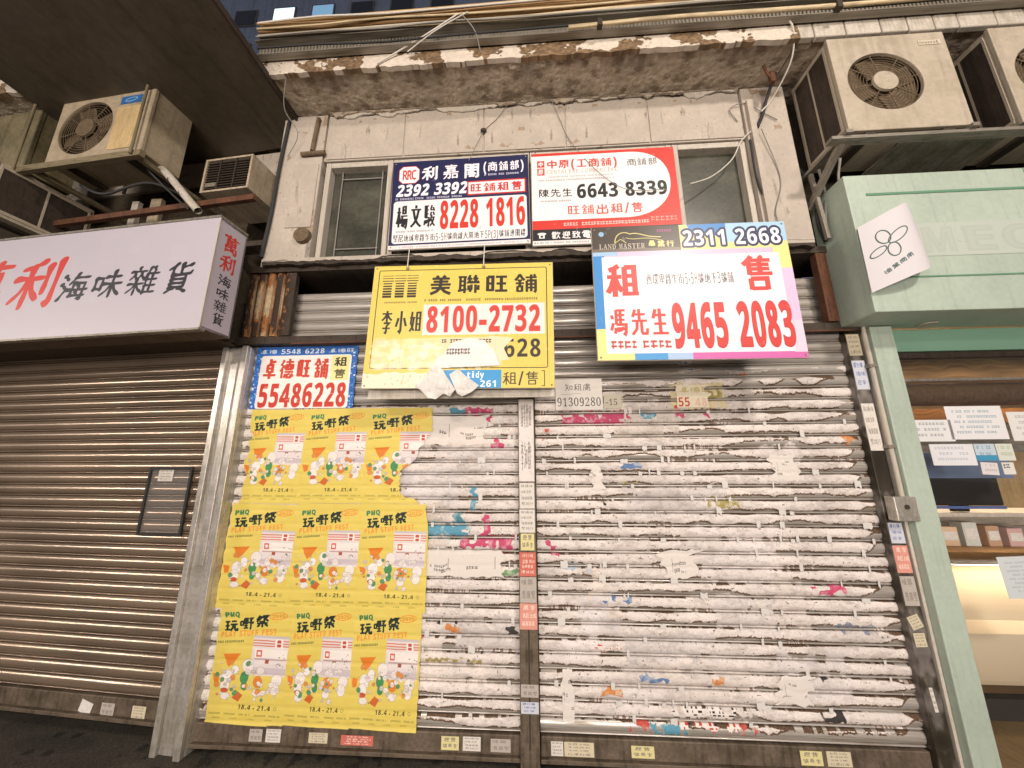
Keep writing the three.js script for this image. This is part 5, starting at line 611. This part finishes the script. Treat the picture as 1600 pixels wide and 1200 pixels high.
// ---------------------------------------------------------------- pipes, cable tray and wires along the canopy
{
  const tray = thing('cable_tray', 'grey perforated cable tray along the front of the canopy', 'cable tray', [0, 4.02, 0.47]); mesh(tray, 'back', metres(box(-1.75, 0, -0.03, 5, 0.1, -0.026), 0.5), steel); mesh(tray, 'lip', box(-1.75, 0.1, -0.03, 5, 0.106, 0.02), steel); mesh(tray, 'lower_lip', box(-1.75, -0.006, -0.03, 5, 0, 0.012), steel);
  const ribs = []; for (let x = -1.74; x < 3.2; x += 0.022) ribs.push(box(x, 0.004, -0.0255, x + 0.009, 0.096, -0.018)); const k = mesh(tray, 'ribs', join(ribs), steel); k.userData.kind = 'stuff';
  const names = ['ochre pipe highest above the tray', 'pale tan pipe second from the top', 'brown pipe third from the top', 'beige pipe just above the cable tray', 'grey-brown pipe at the very back', 'thin cream cable lying on the lip of the tray', 'tan pipe below the cable tray', 'dark brown pipe behind the peeling edge'], r = random(77);
  [[4.235, 0.50, 0.018, 0], [4.205, 0.47, 0.014, 1], [4.18, 0.50, 0.015, 2], [4.152, 0.49, 0.013, 1], [4.25, 0.40, 0.022, 4], [4.132, 0.505, 0.007, 3], [4.055, 0.50, 0.012, 1], [4.045, 0.43, 0.016, 2]].forEach(([y, z, rr_, m], i) => { const pts = []; for (let x = i === 6 ? 0.25 : -1.72; x <= 5; x += 0.55) pts.push([x, y - (i === 6 ? 0.035 : 0) + 0.008 * (r() - 0.5) + (i === 6 ? 0.012 * (x - 0.25) : 0), z + 0.012 * (r() - 0.5)]); single('pipe', names[i], 'pipe', tube(pts, rr_, 70, 8), pipeMats[m], 'pipes along the canopy'); });
  for (const [n, x] of [['left', 0.42], ['right', 1.78]]) single('pipe_clip', `small dark clip on the tan pipe, ${n} of two`, 'clip', rbox(x, 4.0, 0.485, x + 0.03, 4.05, 0.52, 0.004), ironDark, 'clips on the tan pipe');
  const wire = (label, pts, rad_, m) => single('wire', label, 'wire', tube(pts, rad_, 30, 6), m, 'loose wires');
  wire('pale wire dropping from the tray to the peeling edge', [[-0.42, 4.15, 0.53], [-0.62, 4.05, 0.5], [-0.82, 4.0, 0.45], [-0.95, 3.93, 0.44]], 0.005, wireWhite); wire('thin pale wire crossing the tray beside the first', [[-0.36, 4.16, 0.53], [-0.56, 4.06, 0.51], [-0.75, 3.98, 0.46]], 0.004, wireWhite);
  wire('thin wire looped from the tray down to the canopy edge', [[-0.4, 4.15, 0.53], [-0.32, 4.05, 0.5], [-0.29, 3.96, 0.44]], 0.0035, wireGrey); wire('white wire hanging at the right end of the canopy', [[1.52, 4.06, 0.46], [1.58, 3.98, 0.44], [1.61, 3.86, 0.35], [1.58, 3.76, 0.2], [1.52, 3.70, 0.16]], 0.005, wireWhite); wire('thick black cable curling down the right pilaster', [[1.585, 3.90, 0.25], [1.56, 3.78, 0.17], [1.53, 3.68, 0.155], [1.48, 3.58, 0.16]], 0.011, wireBlack);
  wire('white wire sagging across the right window', [[1.5, 3.6, 0.16], [1.38, 3.5, 0.15], [1.3, 3.36, 0.14], [1.16, 3.24, 0.14], [0.99, 3.14, 0.2]], 0.0042, wireWhite); wire('thin brown wire down the right pilaster', [[1.5, 3.56, 0.165], [1.57, 3.2, 0.145], [1.5, 2.95, 0.15], [1.53, 2.8, 0.15]], 0.003, wireGrey); wire('dark wire down the corner of the right pilaster', [[1.43, 3.5, 0.145], [1.425, 3.2, 0.15], [1.46, 3.0, 0.15], [1.475, 2.78, 0.15]], 0.006, wireBlack); wire('looped thin wire at the top of the right pilaster', [[1.38, 3.66, 0.135], [1.34, 3.76, 0.14], [1.44, 3.79, 0.15], [1.52, 3.72, 0.15], [1.62, 3.64, 0.15]], 0.003, wireGrey);
  wire('hair-thin wire hanging down the cream wall over the blue board', [[-0.13, 3.92, 0.15], [-0.22, 3.8, 0.135], [-0.31, 3.69, 0.14], [-0.4, 3.42, 0.18]], 0.0022, wireGrey); wire('hair-thin wire hanging over the red bordered board', [[0.16, 3.92, 0.15], [0.22, 3.75, 0.135], [0.27, 3.6, 0.135], [0.42, 3.3, 0.185], [0.6, 3.14, 0.186], [0.85, 3.12, 0.186]], 0.0022, wireGrey); wire('tangled thin wire below the left end of the canopy', [[-1.56, 3.93, 0.42], [-1.64, 3.8, 0.3], [-1.6, 3.7, 0.2], [-1.68, 3.55, 0.16]], 0.003, wireGrey); wire('black seam cable down the left pilaster', [[-1.72, 3.9, 0.145], [-1.735, 3.5, 0.15], [-1.74, 3.1, 0.15], [-1.76, 2.78, 0.15]], 0.012, wireBlack);
  [[4.222, 0.525, 0.006], [4.19, 0.525, 0.005], [4.165, 0.52, 0.006], [4.112, 0.515, 0.005], [4.04, 0.49, 0.006], [4.248, 0.47, 0.008]].forEach(([y, z, q], i) => { const pts = []; for (let x = -1.72; x <= 5; x += 0.4) pts.push([x, y + 0.02 * (r() - 0.5), z + 0.01 * (r() - 0.5)]); wire(`thin ${['pale', 'brown', 'cream', 'grey', 'dark', 'ochre'][i]} cable sagging along the pipes above the canopy`, pts, q, [wireWhite, pipeMats[2], pipeMats[1], wireGrey, wireBlack, pipeMats[0]][i]); });
  wire('black cable hanging beside the right pilaster under the large unit', [[1.73, 3.3, 0.1], [1.77, 3.1, 0.14], [1.75, 2.9, 0.13], [1.78, 2.76, 0.12]], 0.01, wireBlack); wire('grey cable hanging in the dark gap left of the green sign', [[1.76, 3.2, 0.2], [1.8, 3.05, 0.16], [1.77, 2.88, 0.16], [1.8, 2.76, 0.12]], 0.008, wireGrey); wire('pale cable looping under the large unit', [[1.8, 3.18, 0.3], [1.86, 3.1, 0.2], [2.0, 3.12, 0.14], [2.1, 3.18, 0.1]], 0.007, wireWhite); wire('black cable drooping below the yellowed unit', [left(-1.2, 3.36, 0.3), left(-0.9, 3.22, 0.34), left(-0.6, 3.3, 0.3), left(-0.4, 3.24, 0.1)], 0.009, wireBlack);
  single('wire_knot', 'small dark knot on the hair-thin wire over the blue board', 'knot', new THREE.IcosahedronGeometry(0.02, 1).scale(1.1, 0.8, 0.8).translate(-0.31, 3.70, 0.142), ironDark);
  single('iron_hook', 'rusty hook sticking out of the soffit at the right end', 'hook', join(tube([[1.50, 3.925, 0.28], [1.51, 3.86, 0.28], [1.55, 3.82, 0.27], [1.57, 3.86, 0.26]], 0.008, 16, 6), rbox(1.53, 3.80, 0.25, 1.56, 3.88, 0.28, 0.006)), rustBrown);
}

// ---------------------------------------------------------------- the green pharmacy on the right
{
  const b = thing('green_shop', 'pale green shopfront with a glass front on the right', 'building');
  const can = mesh(b, 'canopy', metres(box(1.63, 3.93, -0.3, 6, 4.02, 0.39), 1.0, 0.4), soffit);
  { const r = random(5); let x = 1.52; while (x < 4.6) { const w = 0.12 + 0.1 * r(); mesh(can, 'edge_tile', metres(rbox(x, 3.915 + 0.006 * r(), 0.391 + 0.004 * r(), x + w - 0.006, 4.035 + 0.01 * r(), 0.428, 0.008), 0.4, r()), frameWhite); x += w; } }
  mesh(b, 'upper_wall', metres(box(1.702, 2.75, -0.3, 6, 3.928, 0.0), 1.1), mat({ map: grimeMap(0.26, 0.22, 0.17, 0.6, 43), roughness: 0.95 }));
  mesh(b, 'pillar', metres(rbox(1.93, 0, -0.05, 2.05, 2.218, 0.1, 0.006), 1), greenPaint); mesh(b, 'pillar_trim', metres(rbox(1.913, 0, -0.03, 1.929, 2.218, 0.06, 0.003), 1), frameWhite);
  mesh(b, 'header', metres(rbox(2.051, 2.085, -0.04, 6, 2.218, 0.03, 0.004), 1), mat({ color: lin(0.20, 0.37, 0.27), roughness: 0.45 })); mesh(b, 'door_track', metres(box(2.051, 2.05, -0.03, 6, 2.083, 0.01), 0.5), ironDark);
  const room = mesh(b, 'room_walls', metres(join(box(1.95, 0, -2.6, 2.04, 2.6, -0.06), box(2.041, 0, -2.6, 6, 2.6, -2.5)), 1.2), mat({ map: grimeMap(0.74, 0.66, 0.52, 0.2, 47), roughness: 0.85 })); mesh(room, 'ceiling', box(2.041, 2.5, -2.49, 6, 2.56, -0.06), frameWhite); mesh(room, 'floor', metres(box(2.041, 0.004, -2.49, 6, 0.012, 0.0), 0.8), mat({ map: grimeMap(0.50, 0.42, 0.30, 0.3, 49), roughness: 0.4 })); mesh(room, 'far_wall', box(5.9, 0.02, -2.49, 6, 2.49, -0.06), frameWhite);
  mesh(b, 'glass_front', box(2.06, 0.02, -0.006, 4.4, 2.05, 0.0), glassPane);
  const sg = thing('box_sign', 'pale green box sign with faded lettering above the glass shopfront', 'sign', [1.79, 2.222, 0.3]); mesh(sg, 'box', metres(rbox(0, 0, -0.26, 3.4, 0.836, 0, 0.005), 1.1), greenPaint);
  for (const x of [0.95, 1.9]) mesh(sg, 'panel_seam', box(x, 0.004, 0.0003, x + 0.004, 0.832, 0.0016), greenDark); mesh(sg, 'upper_line', box(0.1, 0.698, 0.0005, 3.3, 0.712, 0.004), greenDark); mesh(sg, 'lower_line', box(0.14, 0.188, 0.0005, 3.3, 0.196, 0.004), greenDark);
  const ghost = canvas(1024, 256, (g, W, H) => { g.fillStyle = '#b5beb4'; g.fillRect(0, 0, W, H); g.globalAlpha = 0.22; line(g, 'MECY', 40, 34, 940, 190, { color: '#a4aea3', narrow: 0.9, stroke: 6, strokeColor: '#9ca59a' }); g.globalAlpha = 1; wear(g, W, H, 3, 160, ['#a9aea6', '#989d93', '#b4b8b0'], 0.5); });
  mesh(sg, 'glue_mark', new THREE.PlaneGeometry(0.86, 0.2).translate(0.71, 0.41, 0.002), mat({ map: ghost, roughness: 0.6 })); mesh(sg, 'downlight', new THREE.CylinderGeometry(0.045, 0.045, 0.006, 24).translate(0.45, -0.004, -0.2), frameWhite);
  // white sheet curling off the corner of the green sign
  const g = new THREE.PlaneGeometry(1, 1, 20, 16), p = g.attributes.position, C = [V(0.0, 0.49, 0.006), V(0.30, 0.63, 0.02), V(0.31, 0.225, 0.04), V(-0.012, 0.10, 0.012)]; for (let i = 0; i < p.count; i++) { const u = p.getX(i) + 0.5, v = 0.5 - p.getY(i), a = C[0].clone().lerp(C[1], u), c = C[3].clone().lerp(C[2], u), q = a.lerp(c, v); const round = Math.max(0, u - 0.62) / 0.38; q.z += 0.055 * Math.sin(Math.min(1, u / 0.62) * Math.PI * 0.5) - 0.06 * round * round; q.y -= 0.05 * Math.pow(round, 3) * (1 - v) - 0.02 * Math.pow(round, 3) * v; q.x -= 0.035 * round * round; p.setXYZ(i, q.x, q.y, q.z); } g.computeVertexNormals();
  const ps = single('curled_sheet', 'white curling sheet with a green looped cross on the green sign', 'sheet', g, mat({ map: medicalPrint, roughness: 0.6, side: THREE.DoubleSide })); ps.position.set(1.79, 2.222, 0.305);
  // things in the glass and behind it
  const slip = (label, x0, y0, x1, y1, print, tilt = 0) => { const m = single('window_notice', label, 'notice', box(-(x1 - x0) / 2, 0, 0, (x1 - x0) / 2, y1 - y0, 0.0012), print, 'notices on the glass front'); m.position.set((x0 + x1) / 2, y0, 0.0015); m.rotation.z = tilt; };
  const sheetPrint = (bg, ink, rows, seed, extra) => mat({ map: canvas(256, 192, (q) => { q.fillStyle = bg; q.fillRect(0, 0, 256, 192); if (extra) { q.fillStyle = extra; q.fillRect(0, 130, 256, 62); } for (let k = 0; k < rows; k++) smallLine(q, 30 + 20 * (k % 2), 24 + k * (150 / rows), 170, 70 / rows, ink, seed + k); }), roughness: 0.8 });
  slip('white notice with grey lines at the left end of the glass', 2.1, 1.57, 2.33, 1.69, sheetPrint('#dcdcdd', '#9aa0a6', 3, 3)); slip('largest white notice with small coloured marks on the glass', 2.315, 1.58, 2.61, 1.765, sheetPrint('#dddcde', '#8fa3b4', 5, 13)); slip('white notice at the right edge of the glass', 2.63, 1.57, 2.9, 1.73, sheetPrint('#d9d8d6', '#aaa', 4, 23)); slip('plain white notice below the first', 2.185, 1.44, 2.41, 1.555, sheetPrint('#dbdbe0', '#b4b8c4', 3, 33)); slip('small notice with a blue band', 2.415, 1.465, 2.52, 1.555, sheetPrint('#b9c8d4', '#7f94a8', 2, 43, '#3f8fb4')); slip('small pale greenish notice right of the blue banded one', 2.525, 1.465, 2.61, 1.555, sheetPrint('#cfd3c8', '#aab09c', 2, 53)); slip('tiny tilted white slip under the blue banded notice', 2.42, 1.39, 2.505, 1.455, sheetPrint('#d6d0d0', '#b0a8a8', 2, 63), -0.06); slip('tiny white slip with a dark dot', 2.53, 1.392, 2.59, 1.455, sheetPrint('#d8d6d0', '#555', 1, 73)); slip('pale lined sheet low on the glass at the right edge', 2.38, 0.79, 2.64, 0.985, sheetPrint('#c9cfd2', '#a4aeb4', 8, 83), 0.05);
  const head = thing('roller_box', 'brown wooden roller box inside the top of the glass shopfront', 'box', [2.1, 1.66, -0.35]); mesh(head, 'upper_board', metres(box(0, 0.32, 0, 3.2, 0.52, 0.04), 0.7), wood); mesh(head, 'roller', metres(new THREE.CylinderGeometry(0.075, 0.075, 3.2, 20).rotateZ(Math.PI / 2).translate(1.6, 0.235, 0.0), 0.6), mat({ map: grimeMap(0.42, 0.33, 0.23, 0.5, 57), roughness: 0.6 })); mesh(head, 'lower_board', metres(box(0, 0.04, -0.01, 3.2, 0.135, 0.05), 0.5, 0.2), mat({ map: woodMap, color: lin(1.0, 0.72, 0.42), roughness: 0.5 })); mesh(head, 'rail', metres(box(0, 0.318, 0.041, 3.2, 0.333, 0.06), 0.4), aluminium); mesh(head, 'lower_panel', box(0, -0.14, -0.012, 3.2, 0.039, 0.0), steel); mesh(head, 'blue_panel', box(0.05, -0.3, -0.02, 0.9, -0.142, -0.004), mat({ color: lin(0.16, 0.22, 0.36), roughness: 0.6 }));
  const mon = thing('monitor', 'black monitor standing on the shop counter behind the glass', 'monitor', [2.82, 1.14, -0.5]); mesh(mon, 'screen', rbox(-0.32, 0.04, -0.03, 0.25, 0.3, 0, 0.01), black); mesh(mon, 'stand', rbox(-0.05, 0, -0.05, 0.05, 0.045, -0.02, 0.004), black); mesh(mon, 'bezel', rbox(-0.32, 0.02, 0.001, 0.25, 0.038, 0.006, 0.002), mat({ color: lin(0.10, 0.16, 0.40), roughness: 0.4 }));
  const shelf = thing('display_shelf', 'low shelf of goods behind the glass below the monitor', 'shelf', [2.75, 0.87, -0.5]); mesh(shelf, 'board', metres(box(-0.5, 0.24, -0.3, 1.2, 0.265, 0), 0.6), frameWhite); mesh(shelf, 'lower_board', metres(box(-0.5, 0.03, -0.3, 1.2, 0.05, 0.02), 0.6), wood); mesh(shelf, 'back', box(-0.5, 0.051, -0.32, 1.2, 0.239, -0.3), frameWhite);
  const r = random(99), cols = [[0.62, 0.42, 0.40], [0.68, 0.62, 0.60], [0.40, 0.30, 0.52], [0.70, 0.50, 0.34], [0.60, 0.62, 0.58], [0.52, 0.34, 0.22]], words = ['rosy', 'whitish', 'violet', 'orange', 'grey', 'brown'], place = ['left end', 'second', 'third', 'fourth', 'fifth', 'sixth', 'seventh', 'eighth'];
  for (let i = 0; i < 8; i++) { const k = i % 6, w = 0.075 + 0.04 * r(), h = 0.09 + 0.08 * r(), q = thing('goods_box', `small ${words[k]} goods box, ${i ? place[i] + ' from the left' : place[0]} on the low shelf behind the glass`, 'box', [2.33 + i * 0.135, 0.921, -0.55], 0.1 * (r() - 0.5), 'goods on the low shelf'); mesh(q, 'carton', rbox(-w / 2, 0, -0.08, w / 2, h, 0, 0.003), mat({ color: lin(...cols[k]), roughness: 0.6 })); mesh(q, 'label', box(-w * 0.4, h * 0.3, 0.0005, w * 0.4, h * 0.75, 0.002), paperWhite); }
  const ct = thing('counter', 'cream rounded counter glowing softly behind the glass', 'counter', [2.5, 0, -0.5]); const prof = []; for (let i = 0; i <= 20; i++) { const t = i / 20; prof.push(new THREE.Vector2(0.02 + 0.14 * Math.sin(Math.PI * t) + 0.05 * Math.sin(2 * Math.PI * t), t)); }
  const cs = new THREE.Shape(); cs.moveTo(-0.5, 0.2); for (let i = 0; i <= 24; i++) { const t = i / 24, y = 0.2 + 0.64 * t; cs.lineTo(0.05 + 0.08 * Math.pow(Math.abs(Math.sin(Math.PI * (t * 1.0))), 0.8) - 0.05 * smooth(0.45, 0.55, t) + 0.03, y); } cs.lineTo(-0.5, 0.84); cs.closePath();
  mesh(ct, 'body', new THREE.ExtrudeGeometry(cs, { depth: 2.4, bevelEnabled: false }).rotateY(-Math.PI / 2).translate(2.2, 0, 0), mat({ color: lin(0.70, 0.60, 0.44), roughness: 0.4 })); mesh(ct, 'plinth', box(-0.2, 0.02, -0.5, 2.4, 0.198, 0.0), mat({ map: grimeMap(0.40, 0.31, 0.20, 0.3, 59), roughness: 0.6 })); mesh(ct, 'base', box(-0.3, 0.013, 0.001, 2.4, 0.12, 0.06), black);
  // lamp in the shop: a ceiling panel and its light
  const lamp = thing('ceiling_lamp', 'flat lamp panel on the ceiling inside the glass shop', 'lamp', [3.3, 2.46, -1.2]); mesh(lamp, 'frame', rbox(-0.62, 0, -0.17, 0.62, 0.035, 0.17, 0.005), frameWhite); mesh(lamp, 'panel', box(-0.6, -0.006, -0.15, 0.6, -0.001, 0.15), new THREE.MeshStandardMaterial({ color: 0xffffff, emissive: lin(1.0, 0.86, 0.62), emissiveIntensity: 3 }));
  const L = new THREE.RectAreaLight(0xffe6c6, 42, 1.2, 0.3); L.position.set(0, -0.012, 0); L.lookAt(3.3, 0, -1.2); L.rotation.set(-Math.PI / 2, 0, 0); lamp.add(L);
  // counter strip lamp that glows on the cream front
  const strip = thing('strip_lamp', 'thin strip lamp under the display shelf in front of the cream counter', 'lamp', [2.9, 0.86, -0.36]); mesh(strip, 'housing', rbox(-0.4, 0, -0.02, 0.6, 0.018, 0.02, 0.004), frameWhite); mesh(strip, 'tube', box(-0.38, -0.006, -0.012, 0.58, -0.001, 0.012), new THREE.MeshStandardMaterial({ color: 0xffffff, emissive: lin(1.0, 0.84, 0.58), emissiveIntensity: 4 })); const L2 = new THREE.RectAreaLight(0xffdcb0, 26, 0.96, 0.024); L2.position.set(0.1, -0.01, 0); L2.rotation.set(-Math.PI / 2, 0, 0); strip.add(L2);
}

// ---------------------------------------------------------------- the street behind the viewer: what lights the shopfronts and shows in the metal
function streetLamp(label, x, y, z, w, h, power, aim, color = 0xfff2e4) {
  const t = thing('street_lamp', label, 'lamp', [x, 0, z + 0.6], 0, 'lamps on the far side of the pavement');
  mesh(t, 'pole', new THREE.CylinderGeometry(0.045, 0.06, y + 0.1, 14).translate(0, (y + 0.1) / 2, 0), steel); mesh(t, 'base', new THREE.CylinderGeometry(0.1, 0.13, 0.3, 14).translate(0, 0.15, 0), steel); mesh(t, 'arm', bar([0, y + 0.06, 0], [0, y + 0.06, -0.56], 0.04, 0.04), steel);
  const head = new THREE.Group(); head.name = 'lamp_head'; head.position.set(0, y, -0.6); t.add(head); head.lookAt(...aim); t.updateMatrixWorld(true); head.lookAt(...aim);
  mesh(head, 'housing', rbox(-w / 2 - 0.03, -h / 2 - 0.03, -0.08, w / 2 + 0.03, h / 2 + 0.03, -0.004, 0.02), steel); mesh(head, 'lens', box(-w / 2, -h / 2, -0.003, w / 2, h / 2, 0.002), new THREE.MeshStandardMaterial({ color: 0xffffff, emissive: color, emissiveIntensity: 6 }));
  const L = new THREE.RectAreaLight(color, power / (w * h), w, h); L.position.set(0, 0, 0.012); L.rotation.y = Math.PI; head.add(L); return t;
}
streetLamp('tall street lamp behind the viewer, nearest on the right', 2.6, 5.2, 4.6, 0.7, 0.35, 46, [0.3, 1.3, 0]);
streetLamp('street lamp behind the viewer, on the left', -2.05, 3.5, 4.7, 0.9, 0.16, 20, [-0.4, 1.5, 0]);
streetLamp('street lamp farther along the pavement, nearer of two', -9.5, 3.1, 5.0, 0.32, 0.2, 26, [-2.3, 1.3, 0]);
streetLamp('street lamp farther along the pavement, farther of two', -11.3, 3.5, 5.0, 0.32, 0.2, 34, [-2.6, 1.3, 0]);
{
  const s = thing('opposite_shop', 'unseen shop across the street, its wide bright window added as fill light', 'building', [0.5, 0, 10.5]); mesh(s, 'wall', metres(join(box(-8, 0, 0, 8, 0.5, 0.4), box(-8, 2.9, 0, 8, 9, 0.4), box(-8, 0.501, 0, -3.5, 2.899, 0.4), box(3.5, 0.501, 0, 8, 2.899, 0.4)), 1.5), mat({ map: grimeMap(0.42, 0.38, 0.33, 0.4, 63), roughness: 0.9 }));
  mesh(s, 'added_fill_window', box(-3.5, 0.501, 0.1, 3.5, 2.899, 0.12), new THREE.MeshStandardMaterial({ color: lin(0.5, 0.5, 0.5), emissive: lin(1.0, 0.86, 0.74), emissiveIntensity: 2 })); const L = new THREE.RectAreaLight(0xfff1e4, 11, 7, 2.38); L.position.set(0, 1.7, 0.08); s.add(L);  // glowing window and area light, never in view, added as broad soft fill
}
// ---------------------------------------------------------------- a tower block over the roofs
{
  const t = thing('tower_block', 'blue-grey tower block with a few lit windows above the canopy', 'building', [-22, 0, -15]); mesh(t, 'wall', metres(box(-26, 0, -10, 20, 70, 0), 6), mat({ map: grimeMap(0.72, 0.76, 0.84, 0.25, 67), roughness: 0.9 }));
  const pane = mat({ color: lin(0.05, 0.06, 0.08), roughness: 0.2 }), litA = new THREE.MeshStandardMaterial({ color: 0x222222, emissive: lin(0.75, 0.95, 1.0), emissiveIntensity: 1.3 }), litB = new THREE.MeshStandardMaterial({ color: 0x222222, emissive: lin(0.30, 0.55, 0.8), emissiveIntensity: 0.6 }), r = random(41), fg = box(-0.8, -0.7, 0, 0.8, 0.7, 0.08), pg = box(-0.7, -0.6, 0.081, 0.7, 0.6, 0.1);
  for (let f = 0; f < 7; f++) for (let c = 0; c < 16; c++) { const w = mesh(t, 'window', fg, steel); w.position.set(-24 + c * 2.7, 22 + f * 3, 0.001); const q = r(); mesh(w, 'pane', pg, q < 0.18 ? litA : q < 0.5 ? litB : pane); }
}
renderer.render(scene, camera);
